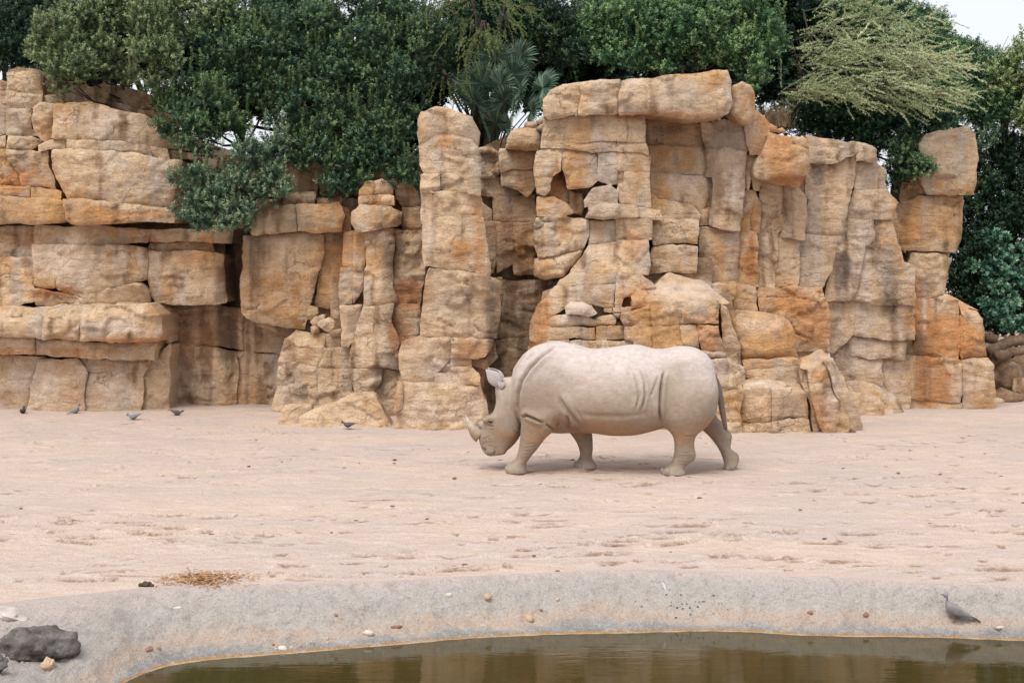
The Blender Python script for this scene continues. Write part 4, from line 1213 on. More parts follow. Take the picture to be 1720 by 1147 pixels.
    remap = np.full(shp[0] * shp[1] * shp[2], -1, np.int64); remap[used] = np.arange(len(used))
    V = (acc.reshape(-1, 3)[used] / cnt.reshape(-1)[used][:, None]) * h + np.array([x0, y0, z0], np.float32)
    Fq = remap[quads]
    E = np.vstack([Fq[:, [0, 1]], Fq[:, [1, 2]], Fq[:, [2, 3]], Fq[:, [3, 0]]])
    E = np.unique(np.sort(E, 1), axis=0)
    deg = np.bincount(E.ravel(), minlength=len(V)).astype(np.float32)
    def smooth(V, it, lam):
        for _ in range(it):
            S = np.zeros_like(V)
            for k in range(3):
                S[:, k] = np.bincount(E[:, 0], V[E[:, 1], k], len(V)) + np.bincount(E[:, 1], V[E[:, 0], k], len(V))
            V = V + lam * (S / deg[:, None] - V)
        return V
    V = smooth(V.astype(np.float64), 7, .5)
    def normals(V):
        a, b, c, d = (V[Fq[:, k]] for k in range(4))
        n = np.cross(c - a, d - b)
        N = np.zeros_like(V)
        for k in range(4): np.add.at(N, Fq[:, k], n)
        return N / np.maximum(np.linalg.norm(N, axis=1)[:, None], 1e-9)
    N = normals(V)
    # ---- folds, traced on the flank, pressed in along the normal on both sides
    def polyd(Q, L):
        best = np.full(len(Q), 9.0)
        sd = np.zeros(len(Q))
        n_ = len(L) - 1
        for i_, (a, b) in enumerate(zip(L[:-1], L[1:])):
            ab = b - a
            t = np.clip(((Q - a) @ ab) / (ab @ ab), 0, 1)
            dv = Q - a - t[:, None] * ab
            dd = np.hypot(dv[:, 0], dv[:, 1])
            s = ab[0] * dv[:, 1] - ab[1] * dv[:, 0]
            cl = dd < best
            best = np.where(cl, dd, best); sd = np.where(cl, (i_ + t) / n_, sd)
        return best, sd
    side = np.abs(N[:, 1])
    Q = V[:, [0, 2]]
    disp = np.zeros(len(V))
    head_m = None
    def fold(L, dep, w, lip=.6, lw=None, sgn=0, smin_=.25, ylim=None, taper=True):
        nonlocal disp
        dep, w, lip = dep * 1.35, w * .68, lip * .75
        dd, sd = polyd(Q, L)
        # fade towards the ends
        m = sstep(smin_, smin_ + .3, side)
        if ylim is not None: m = m * (np.abs(V[:, 1]) > ylim)
        g = -dep * np.exp(-(dd / w) ** 2)
        lw = lw or w * 2.6
        rim = dep * lip * np.exp(-((dd - w * 2.4) / lw) ** 2)
        disp += (g + rim) * m * sstep(0, .22, sd) * sstep(1.02, .80, sd) if taper else (g + rim) * m
    fold(ZB([(600,70),(560,95),(500,135),(440,195),(398,262),(380,330),(378,400),(392,480)]), .050, .022, .55, smin_=.1)
    fold(ZB([(500,75),(430,140),(382,212),(360,280),(350,350),(354,420),(378,500)]), .032, .018, .6, smin_=.1)
    fold(ZH([(500,430),(530,490),(570,560),(608,625)]), .014, .014, .5)
    fold(ZH([(640,545),(680,515),(760,545),(858,585)]), .055, .020, .55, sgn=0)
    fold(ZB([(525,490),(560,520),(590,548)]), .030, .020, .4)
    fold(ZB([(590,330),(630,400),(675,455),(730,515)]), .034, .040, .35)
    fold(ZB([(640,440),(655,490),(640,540)]), .030, .030, .2)
    fold(ZB([(600,480),(585,520),(580,560)]), .020, .020, .3)
    fold(ZB([(1175,190),(1158,230),(1148,290),(1143,360),(1143,430),(1150,490)]), .060, .022, .30)
    fold(ZB([(1140,215),(1115,280),(1090,340)]), .020, .020, .5)
    fold(ZB([(1035,185),(1058,250),(1064,330),(1040,420)]), .030, .018, .8)
    fold(ZB([(995,190),(1015,255),(1030,330),(1010,415)]), .026, .016, .8)
    fold(ZB([(955,175),(980,230),(1000,280)]), .012, .018, .5)
    fold(ZB([(925,200),(945,260)]), .009, .018, .5)
    fold(ZB([(690,400),(720,450),(740,495)]), .012, .025, .4)
    fold(ZB([(700,430),(800,440),(960,440),(1100,420)]), .010, .05, .4)
    fold(ZB([(1270,555),(1340,550),(1365,520)]), .016, .014, .5)
    for k, zy in enumerate((640, 655, 668, 690, 705)):       # hock creases
        fold(ZB([(1222,zy),(1280,zy+10),(1335,zy+2)]), .006, .008, .5)
    for k, zy in enumerate((600, 618, 636, 655, 675)):       # fore leg creases
        fold(ZB([(380,zy+14),(430,zy+8),(480,zy-4)]), .005, .008, .5, ylim=.2)
    # face: eye socket, nose wrinkles, mouth
    fold(ZH([(270,640),(300,655),(345,650)]), .014, .010, .6)
    fold(ZH([(285,668),(320,690),(345,672)]), .010, .008, .6)
    fold(ZH([(300,690),(325,710),(350,690)]), .008, .007, .6)
    fold(ZH([(262,590),(300,578),(345,590)]), .010, .009, .6)
    fold(ZH([(205,800),(260,770),(320,745)]), .012, .010, .6)
    fold(ZH([(195,830),(250,795),(330,775)]), .009, .008, .6)
    fold(ZH([(200,855),(260,815),(340,815)]), .010, .009, .6)
    fold(ZH([(250,840),(320,850),(345,905)]), .008, .008, .6)
    fold(ZH([(365,850),(350,900),(340,935)]), .012, .010, .6)
    fold(ZH([(245,952),(300,945),(345,930),(360,905)]), .022, .010, .3)
    fold(ZH([(520,640),(560,700),(590,750)]), .008, .012, .5)
    # eye hollow and nostril
    ey, no = ZH([(305,612)])[0], ZH([(232,897)])[0]
    side_h = np.abs(V[:, 1]) > .05
    disp += -.034 * np.exp(-(((Q[:, 0] - ey[0]) / .036) ** 2 + ((Q[:, 1] - ey[1]) / .028) ** 2)) * side_h
    disp += -.045 * np.exp(-(((Q[:, 0] - no[0]) / .026) ** 2 + ((Q[:, 1] - no[1]) / .022) ** 2)) * side_h
    # slight hide relief
    disp += .0040 * fbm(V * 3.5, 2) + .0008 * fbm(V * np.array([26, 26, 45.]), 2)
    V = V + N * disp[:, None]
    V = smooth(V, 1, .12)
    N = normals(V)
    # ---- hide pigment: pale dusty back, brown leg pits; warm belly bounce and far-thigh shade painted in
    z = V[:, 2]
    n1, n2, n3 = fbm(V * 1.6 + 2, 4), fbm(V * 5 + 9, 4), fbm(V * 16 + 4, 2)
    base = lerp(np.array([.315, .245, .18]), np.array([.425, .345, .27]), np.clip(.5 + n1 * .5 + n2 * .15, 0, 1))
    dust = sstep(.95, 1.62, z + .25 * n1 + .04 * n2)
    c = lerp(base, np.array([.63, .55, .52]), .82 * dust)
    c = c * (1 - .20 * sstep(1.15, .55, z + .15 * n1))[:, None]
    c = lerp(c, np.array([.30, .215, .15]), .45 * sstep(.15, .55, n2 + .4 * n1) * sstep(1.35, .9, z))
    belly_bounce = sstep(.95, .50, z + .25 * n1) * sstep(.30, .50, z) * sstep(.1, -.5, N[:, 2])  # warm light reflected off the sand, painted onto the underside
    c = lerp(c, np.array([.40, .235, .125]), .9 * belly_bounce)
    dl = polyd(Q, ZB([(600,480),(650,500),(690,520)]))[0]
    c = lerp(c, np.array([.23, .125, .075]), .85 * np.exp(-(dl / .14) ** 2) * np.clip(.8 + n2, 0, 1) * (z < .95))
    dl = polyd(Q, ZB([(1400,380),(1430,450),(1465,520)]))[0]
    c = lerp(c, np.array([.20, .14, .11]), .85 * np.exp(-(dl / .16) ** 2) * (V[:, 1] > -.02))  # shade between the thighs, painted onto the far leg
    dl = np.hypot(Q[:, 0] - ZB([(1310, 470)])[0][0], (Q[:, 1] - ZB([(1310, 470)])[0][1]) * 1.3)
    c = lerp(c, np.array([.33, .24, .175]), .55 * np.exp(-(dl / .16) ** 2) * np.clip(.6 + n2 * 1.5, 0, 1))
    for (a_, b_, c_, d_, st_) in ((560,260,.22,.25,.45),(650,300,.18,.12,.4),(700,250,.35,.10,.25),(480,300,.16,.2,.3),(1230,260,.25,.12,.25),(900,470,.5,.10,.35)):
        q_ = ZB([(a_, b_)])[0]
        c = lerp(c, np.array([.33, .25, .185]), st_ * np.exp(-(((Q[:, 0] - q_[0]) / c_) ** 2 + ((Q[:, 1] - q_[1]) / d_) ** 2)) * np.clip(.7 + n2 * 1.2, 0, 1))
    feet = sstep(.16, .05, z)
    c = lerp(c, np.array([.43, .365, .315]), .6 * feet)
    c = lerp(c, np.array([.035, .022, .016]), .9 * np.exp(-(((Q[:, 0] - no[0]) / .020) ** 2 + ((Q[:, 1] - no[1]) / .016) ** 2)) * side_h)
    c = lerp(c, np.array([.13, .085, .06]), .75 * np.exp(-(((Q[:, 0] - ey[0]) / .040) ** 2 + ((Q[:, 1] - ey[1] + .012) / .040) ** 2)) * side_h)
    c = lerp(c, np.array([.46, .27, .15]), .5 * np.exp(-(((Q[:, 0] - ZH([(420, 900)])[0][0]) / .10) ** 2 + ((Q[:, 1] - ZH([(420, 900)])[0][1]) / .06) ** 2)))
    c = c * (1 + .10 * n3)[:, None]

    m, nt, bs, out = new_mat('rhino_hide')
    t = NT(nt)
    tc = t.n('ShaderNodeTexCoord').outputs['Object']
    col = t.n('ShaderNodeAttribute', attribute_name='col').outputs['Color']
    vor = t.n('ShaderNodeTexVoronoi', feature='DISTANCE_TO_EDGE', inp={'Vector': t.mapping(tc, (1, 1, 1.5)), 'Scale': 55.0})
    vv = t.ramp(vor.outputs['Distance'], [(0.0, 0.0), (.12, 1.0)])
    nn = t.noise(t.mapping(tc, (9, 9, 16)), 1.0, 5, .65, .3)
    col = t.mix(t.ramp(nn, [(.34, .22), (.50, 0.0)]), col, (.27, .195, .145))
    col = t.mix(t.math('MULTIPLY', t.math('SUBTRACT', 1.0, vv), .16), col, (.22, .15, .11))
    t.link(col, bs.inputs['Base Color'])
    bs.inputs['Roughness'].default_value = .78
    bs.inputs['Specular IOR Level'].default_value = .25
    wr = t.n('ShaderNodeTexVoronoi', feature='DISTANCE_TO_EDGE', inp={'Vector': t.n('ShaderNodeVectorMath', operation='ADD', inp={0: t.mapping(tc, (9, 9, 20)), 1: t.n('ShaderNodeTexNoise', inp={'Vector': tc, 'Scale': 6.0, 'Detail': 3.0}).outputs['Color']}).outputs[0], 'Scale': 1.0})
    wv_ = t.ramp(wr.outputs['Distance'], [(0.0, 0.0), (.10, 1.0)])
    col = t.mix(t.math('MULTIPLY', t.math('SUBTRACT', 1.0, wv_), .11), col, (.20, .14, .10))
    t.link(col, bs.inputs['Base Color'])
    hgt = t.math('ADD', t.math('ADD', t.math('MULTIPLY', vv, .25), nn), t.math('MULTIPLY', wv_, .26))
    b = t.n('ShaderNodeBump', inp={'Height': hgt, 'Strength': .6, 'Distance': .010})
    t.link(b.outputs[0], bs.inputs['Normal'])
    HIDE = m

    root = empty('rhinoceros', (0, 0, 0))
    tag(root, 'pale dusty white rhinoceros walking with its head lowered over the sand', 'rhinoceros')
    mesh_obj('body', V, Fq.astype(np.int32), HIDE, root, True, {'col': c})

    def colr(V, base, jit=.08):
        return np.asarray(base)[None, :] * (1 + jit * fbm(V * 14, 2))[:, None]

    def tube(path, rad, n=14, flat=1.0):
        path = np.asarray(path, float); V = []; F = []
        m_ = len(path)
        tg = np.gradient(path, axis=0); tg /= np.linalg.norm(tg, axis=1)[:, None]
        ref = np.array([0, 1, 0.])
        for i in range(m_):
            u = ref - tg[i] * (ref @ tg[i]); u /= np.linalg.norm(u)
            w = np.cross(tg[i], u)
            for k in range(n):
                a = 2 * math.pi * k / n
                V.append(path[i] + rad[i] * (math.cos(a) * u * flat + math.sin(a) * w))
        for i in range(m_ - 1):
            for k in range(n):
                F.append((i * n + k, i * n + (k + 1) % n, (i + 1) * n + (k + 1) % n, (i + 1) * n + k))
        F.append(tuple(range(n))[::-1]); F.append(tuple((m_ - 1) * n + k for k in range(n)))
        return np.array(V), F
    def bez(pts, n):
        P = np.asarray(pts, float); t = np.linspace(0, 1, n); k = np.linspace(0, 1, len(P))
        return np.stack([cubic_interp(t, k, P[:, j]) for j in range(P.shape[1])], 1)

    horn_mat, hnt, hbs, _ho = new_mat('rhino_horn')
    ht = NT(hnt); hc = ht.n('ShaderNodeTexCoord').outputs['Object']
    hcol = ht.n('ShaderNodeAttribute', attribute_name='col').outputs['Color']
    hn = ht.noise(ht.mapping(hc, (30, 60, 30)), 1.0, 4, .6)
    ht.link(ht.mix(ht.ramp(hn, [(.35, .5), (.55, 0.0)]), hcol, (.20, .14, .10)), hbs.inputs['Base Color'])
    hbs.inputs['Roughness'].default_value = .6
    ht.link(ht.n('ShaderNodeBump', inp={'Height': hn, 'Strength': .5, 'Distance': .01}).outputs[0], hbs.inputs['Normal'])
    def horn_col(V):
        q = np.clip((V[:, 2] - V[:, 2].min()) / (np.ptp(V[:, 2]) + 1e-6), 0, 1)
        return lerp(np.array([.27, .18, .115]), np.array([.60, .53, .46]), sstep(.25, .95, q))
    # front horn
    pts = ZH([(185,770),(150,745),(105,690),(72,640),(48,590),(40,556)])
    path = bez(np.c_[pts[:, 0], np.zeros(len(pts)), pts[:, 1]], 14)
    r_ = np.interp(np.linspace(0, 1, 14), [0, .18, .4, .7, 1], [.104, .096, .062, .028, .003])
    Vh, Fh = tube(path, r_, 18)
    Vh += .004 * fbm(Vh * 25, 2)[:, None]
    mesh_obj('horn', Vh, Fh, horn_mat, root, True, {'col': horn_col(Vh)})['label'] = 'front horn'
    # rear horn: a low blunt cone on the bridge
    pts = ZH([(245,690),(205,655),(172,630)])
    path = bez(np.c_[pts[:, 0], np.zeros(len(pts)), pts[:, 1]], 8)
    Vh, Fh = tube(path, np.interp(np.linspace(0, 1, 8), [0, .5, .85, 1], [.082, .062, .032, .008]), 16)
    mesh_obj('horn', Vh, Fh, horn_mat, root, True, {'col': horn_col(Vh) * .6})['label'] = 'low rear horn'

    # ears: rolled leaf funnels
    def ear(side):
        base = ZH([(392, 222)])[0]; tip = ZH([(256, 84)])[0]
        ax = np.array([tip[0] - base[0], -side * -.02, tip[1] - base[1]]); L = np.linalg.norm(ax); ax /= L
        out_ = np.array([0, side, 0.0]); out_ -= ax * (out_ @ ax); out_ /= np.linalg.norm(out_)
        fw = np.cross(ax, out_)
        nu, nv = 18, 15
        V = []
        for i in range(nu):
            s = i / (nu - 1)
            w = .092 * (math.sin(math.pi * min(1, s * .80 + .20)) ** .65) * (1 - .85 * s ** 3) + .003
            for j in range(nv):
                a = (j / (nv - 1) - .5) * 2 * math.pi * (.86 - .38 * s)
                p = ax * (s * L) + out_ * (w * .45 * math.cos(a) - .015) + fw * (w * math.sin(a))
                V.append(p)
        V = np.array(V) + np.array([base[0], side * .150, base[1]])
        V += .003 * fbm(V * 20, 2)[:, None]
        F = []
        for i in range(nu - 1):
            for j in range(nv - 1):
                F.append((i * nv + j, i * nv + j + 1, (i + 1) * nv + j + 1, (i + 1) * nv + j))
        o = mesh_obj('ear', V, F, HIDE, root, True, {'col': colr(V, (.47, .43, .42))})
        sm = o.modifiers.new('thick', 'SOLIDIFY'); sm.thickness = .014; sm.offset = 0
        # root of the ear
        b0 = np.array([base[0] + .045, side * .125, base[1] - .045]); b1 = np.array([base[0], side * .150, base[1]]) + ax * .03
        Vt, Ft = tube(bez([b0, (b0 + b1) / 2, b1], 7), [.058, .058, .055, .050, .044, .038, .032], 14)
        mesh_obj('ear_base', Vt, Ft, HIDE, o, True, {'col': colr(Vt, (.45, .40, .37))})
    ear(-1); ear(1)

    # eyes
    eye_mat = simple_mat('rhino_eye', (.012, .008, .006), (.03, .018, .012), 30, .12, 0)
    for sgn in (-1, 1):
        near = (np.hypot(Q[:, 0] - ey[0], Q[:, 1] - ey[1]) < .03) & (V[:, 1] * sgn > 0)
        yy_ = V[near, 1].mean() if near.any() else sgn * .17
        bm = bmesh.new(); bmesh.ops.create_uvsphere(bm, u_segments=16, v_segments=10, radius=.023)
        Ve = np.array([v.co[:] for v in bm.verts]); Fe = [[v.index for v in f_.verts] for f_ in bm.faces]; bm.free()
        oe = mesh_obj('eye', Ve + np.array([ey[0], yy_ - sgn * .004, ey[1]]), Fe, eye_mat, root)
        for k, (dz, rr, th) in enumerate(((.012, .030, .010), (-.014, .030, .010))):
            aa = np.linspace(math.pi * .05, math.pi * .95, 10)
            path = np.stack([ey[0] + rr * np.cos(aa), np.full(10, yy_ + sgn * .010) - sgn * .012 * np.abs(np.cos(aa)), ey[1] + dz * (.4 + np.sin(aa))], 1)
            Vt, Ft = tube(path, np.interp(np.linspace(0, 1, 10), [0, .5, 1], [.004, th, .004]), 8)
            mesh_obj('eyelid', Vt, Ft, HIDE, oe, True, {'col': colr(Vt, (.26, .19, .145))})

    # tail
    pts = ZB([(1372,150),(1400,188),(1432,232),(1460,290),(1478,360),(1490,430),(1500,485),(1508,528)])
    yl = np.array([0, -.03, -.07, -.10, -.12, -.13, -.13, -.13])
    path = bez(np.c_[pts[:, 0], yl, pts[:, 1]], 26)
    Vt, Ft = tube(path, np.interp(np.linspace(0, 1, 26), [0, .12, .4, .75, 1], [.075, .066, .052, .040, .026]), 14)
    Vt += .003 * fbm(Vt * 22, 2)[:, None]
    tail = mesh_obj('tail', Vt, Ft, HIDE, root, True, {'col': colr(Vt, (.16, .12, .095))})
    hair_mat = simple_mat('tail_hair', (.05, .035, .028), (.12, .08, .06), 30, .7, 0)
    rr = np.random.default_rng(5)
    Vh, Fh = [], []
    for k in range(90):
        s = rr.uniform(.72, 1.0); i = s * 25; i0 = int(min(i, 24)); p = path[i0] + (path[i0 + 1] - path[i0]) * (i - i0)
        a = rr.uniform(0, 2 * math.pi); dr = np.array([.5 * math.cos(a) + .25, math.sin(a) * .6, -1.5 + rr.uniform(0, .4)])
        dr /= np.linalg.norm(dr); L = rr.uniform(.05, .12)
        sd_ = np.array([math.cos(a + 1.6), math.sin(a + 1.6), 0]) * .004
        n0 = len(Vh); Vh += [p - sd_, p + sd_, p + dr * L * .6 + sd_ * .6, p + dr * L]
        Fh += [(n0, n0 + 1, n0 + 2), (n0, n0 + 2, n0 + 3)]
    mesh_obj('tail_tuft', np.array(Vh), Fh, hair_mat, tail, False)

    # toenails, three to a foot
    nail_mat = simple_mat('toenail', (.26, .215, .18), (.38, .325, .28), 30, .8, .2)
    def nails(xf, xb, yc, hw, zc, names=None, tilt=0.0):
        cx, hx = (xf + xb) / 2, (xb - xf) / 2
        for a in (-.95, 0.0, .95):
            bm = bmesh.new(); bmesh.ops.create_uvsphere(bm, u_segments=14, v_segments=9, radius=1.0)
            Ve = np.array([v.co[:] for v in bm.verts]); Fe = [[v.index for v in f_.verts] for f_ in bm.faces]; bm.free()
            Ve = Ve * np.array([.026, .046 if a == 0 else .040, .045])
            ca, sa = math.cos(a), math.sin(a)
            Ve = np.c_[Ve[:, 0] * ca - Ve[:, 1] * sa, Ve[:, 0] * sa + Ve[:, 1] * ca, Ve[:, 2]]
            p = np.array([cx - hx * .97 * math.cos(a), yc - hw * .97 * math.sin(a), zc])
            mesh_obj('toenail', Ve + p, Fe, nail_mat, root)
    pB = lambda a, zy: ZB([(a, zy)])[0]
    nails(pB(305, 750)[0], pB(424, 750)[0], -.231, .172, .045)
    nails((965 - RH_X) / RH_S, (1003 - RH_X) / RH_S, .231, .165, .045)
    nails(pB(1158, 785)[0], pB(1292, 785)[0], -.251, .174, .045)
    nails((1218.5 - RH_X) / RH_S, (1236 - RH_X) / RH_S, .244, .12, .03)

    D = F_PX / RH_S
    root.location = ((RH_X - CX) * D / F_PX, D, .005)
    root.rotation_euler = (0, 0, R(-4.0))
    return root
rhino = build_rhino()
# ------------------------------------------------------------------ planted hill behind the rocks
def build_hill():
    soil = simple_mat('soil', (.10, .07, .048), (.17, .125, .09), 3.0, .95, .5, 14, .04)
    xs = np.linspace(-40, 40, 161); ys = np.concatenate([np.linspace(28.3, 34, 24), [37, 42, 50, 65]])
    Y, X = np.meshgrid(ys, xs, indexing='ij')
    top = np.interp(X, [-40, -12, -8.5, -6, -2, 0, 1.5, 4, 5.5, 7.4, 8.0, 8.6, 40], [4.0, 4.9, 4.9, 4.0, 3.9, 4.2, 4.6, 4.9, 4.6, 4.2, 3.2, .02, .02])
    rise = sstep(28.25, 28.9, Y)
    top = top + np.where(top > 3, 1.2, 0) * sstep(29.0, 31.8, Y)
    Z = -.15 + (top + .15) * rise + .12 * fbm(np.c_[X.ravel(), Y.ravel(), np.zeros(X.size)] * .8, 3).reshape(X.shape) * np.where(top > .5, 1, .3)
    o = mesh_obj('planted_hill', np.stack([X, Y, Z], -1).reshape(-1, 3), np.ascontiguousarray(grid_faces(len(ys), len(xs))), soil)
    tag(o, kind='structure')
    return top
HILL_X = [-40, -12, -8.5, -6, -2, 0, 1.5, 4, 5.5, 7.4, 8.0, 8.6, 40]
HILL_Z = [4.0, 4.9, 4.9, 4.0, 3.9, 4.2, 4.6, 4.9, 4.6, 4.2, 3.2, .02, .02]
build_hill()
def hill_z(x): return float(np.interp(x, HILL_X, HILL_Z))

# ------------------------------------------------------------------ foliage
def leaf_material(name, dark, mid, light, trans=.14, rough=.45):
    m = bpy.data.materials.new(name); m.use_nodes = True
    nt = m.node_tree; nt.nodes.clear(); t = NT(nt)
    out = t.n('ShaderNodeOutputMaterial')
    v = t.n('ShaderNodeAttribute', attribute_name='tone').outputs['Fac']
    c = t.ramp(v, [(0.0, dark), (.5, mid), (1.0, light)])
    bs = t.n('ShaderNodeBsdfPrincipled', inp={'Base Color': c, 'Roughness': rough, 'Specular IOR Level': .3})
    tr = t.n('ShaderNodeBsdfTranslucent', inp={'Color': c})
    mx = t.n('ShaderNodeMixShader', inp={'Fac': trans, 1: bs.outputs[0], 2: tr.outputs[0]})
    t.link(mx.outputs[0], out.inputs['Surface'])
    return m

BARK = simple_mat('bark', (.035, .027, .021), (.085, .066, .052), 9, .9, .6, 25, .02)

def orient(N, r):
    """orthonormal frames with third axis N"""
    a = r.normal(size=N.shape)
    U = np.cross(N, a); U /= np.linalg.norm(U, axis=1)[:, None] + 1e-9
    return U, np.cross(N, U)

def sprig_leaves(P, A, r, n_leaf, L, wd, slen, tone0, spread=.9, curl=.25):
    """P sprig bases (k,3), A sprig axes; every sprig carries n_leaf leaves spiralling up its stem. returns verts, faces, tone"""
    k = len(P)
    U, W_ = orient(A, r)
    s = (np.arange(n_leaf) + .5) / n_leaf
    ang = np.arange(n_leaf) * 2.4
    ang = ang[None, :] + r.uniform(0, 6.28, (k, 1))
    S = s[None, :] + r.normal(0, .03, (k, n_leaf))
    rad = U[:, None, :] * np.cos(ang)[..., None] + W_[:, None, :] * np.sin(ang)[..., None]
    up = (.25 + .75 * S) * spread
    dirs = rad * 1.0 + A[:, None, :] * up[..., None] * 1.1 + r.normal(0, .18, (k, n_leaf, 3))
    dirs /= np.linalg.norm(dirs, axis=2)[..., None]
    sl = slen * r.uniform(.7, 1.25, (k, 1))
    base = P[:, None, :] + A[:, None, :] * (S * sl)[..., None]
    ll = L * r.uniform(.7, 1.25, (k, n_leaf)) * (1.05 - .35 * S)
    side = np.cross(dirs, A[:, None, :] + r.normal(0, .35, (k, n_leaf, 3)))
    side /= np.linalg.norm(side, axis=2)[..., None] + 1e-9
    nrm = np.cross(side, dirs)
    w = wd * r.uniform(.8, 1.2, (k, n_leaf))
    tip = base + dirs * ll[..., None] - nrm * (ll * curl * .25)[..., None]
    base = base + dirs * (ll * .12)[..., None]
    V = np.stack([base - side * (w * .62)[..., None], tip, base + side * (w * .62)[..., None]], 2).reshape(-1, 3)
    n = k * n_leaf
    F = np.arange(n * 3).reshape(-1, 3)
    tone = np.clip(tone0[:, None] + .55 * (S - .5) + r.normal(0, .07, (k, n_leaf)), 0, 1)
    return V, F, np.repeat(tone.ravel(), 3)

def clump_sprigs(c, rad, n, r, shell=.55):
    """random sprig bases in an ellipsoid clump, biased outward; axes outward and up"""
    d = r.normal(size=(n, 3)); d /= np.linalg.norm(d, axis=1)[:, None]
    q = shell + (1 - shell) * r.random(n) ** .6
    lump = 1 + .25 * noise3(d * 2.1 + c * 3.3)
    P = c + d * rad * (q * lump)[:, None]
    A = d * .8 + np.array([0, 0, .75]) + r.normal(0, .35, (n, 3))
    A /= np.linalg.norm(A, axis=1)[:, None]
    return P, A, q

def branch_mesh(paths, mat, name, parent, n=6):
    V, F = [], []
    for path, rad in paths:
        path = np.asarray(path, float)
        tg = np.gradient(path, axis=0); tg /= np.linalg.norm(tg, axis=1)[:, None] + 1e-9
        base = len(V)
        for i in range(len(path)):
            ref = np.array([1.0, .3, 0.0]) if abs(tg[i][2]) > .6 else np.array([0, .2, 1.0])
            u = np.cross(tg[i], ref); u /= np.linalg.norm(u); w = np.cross(tg[i], u)
            for k in range(n):
                a = 2 * math.pi * k / n
                V.append(path[i] + rad[i] * (u * math.cos(a) + w * math.sin(a)))
        for i in range(len(path) - 1):
            for k in range(n):
                F.append((base + i * n + k, base + i * n + (k + 1) % n, base + (i + 1) * n + (k + 1) % n, base + (i + 1) * n + k))
        F.append(tuple(base + k for k in range(n))[::-1]); F.append(tuple(base + (len(path) - 1) * n + k for k in range(n)))
    return mesh_obj(name, np.array(V), F, mat, parent)

def wander(a, b, r, n=7, wob=.12):
    t = np.linspace(0, 1, n)[:, None]
    a, b = np.asarray(a, float), np.asarray(b, float)
    L = np.linalg.norm(b - a)
    return a + (b - a) * t + np.cumsum(r.normal(0, wob * L / n, (n, 3)), 0) * np.sin(t * math.pi)

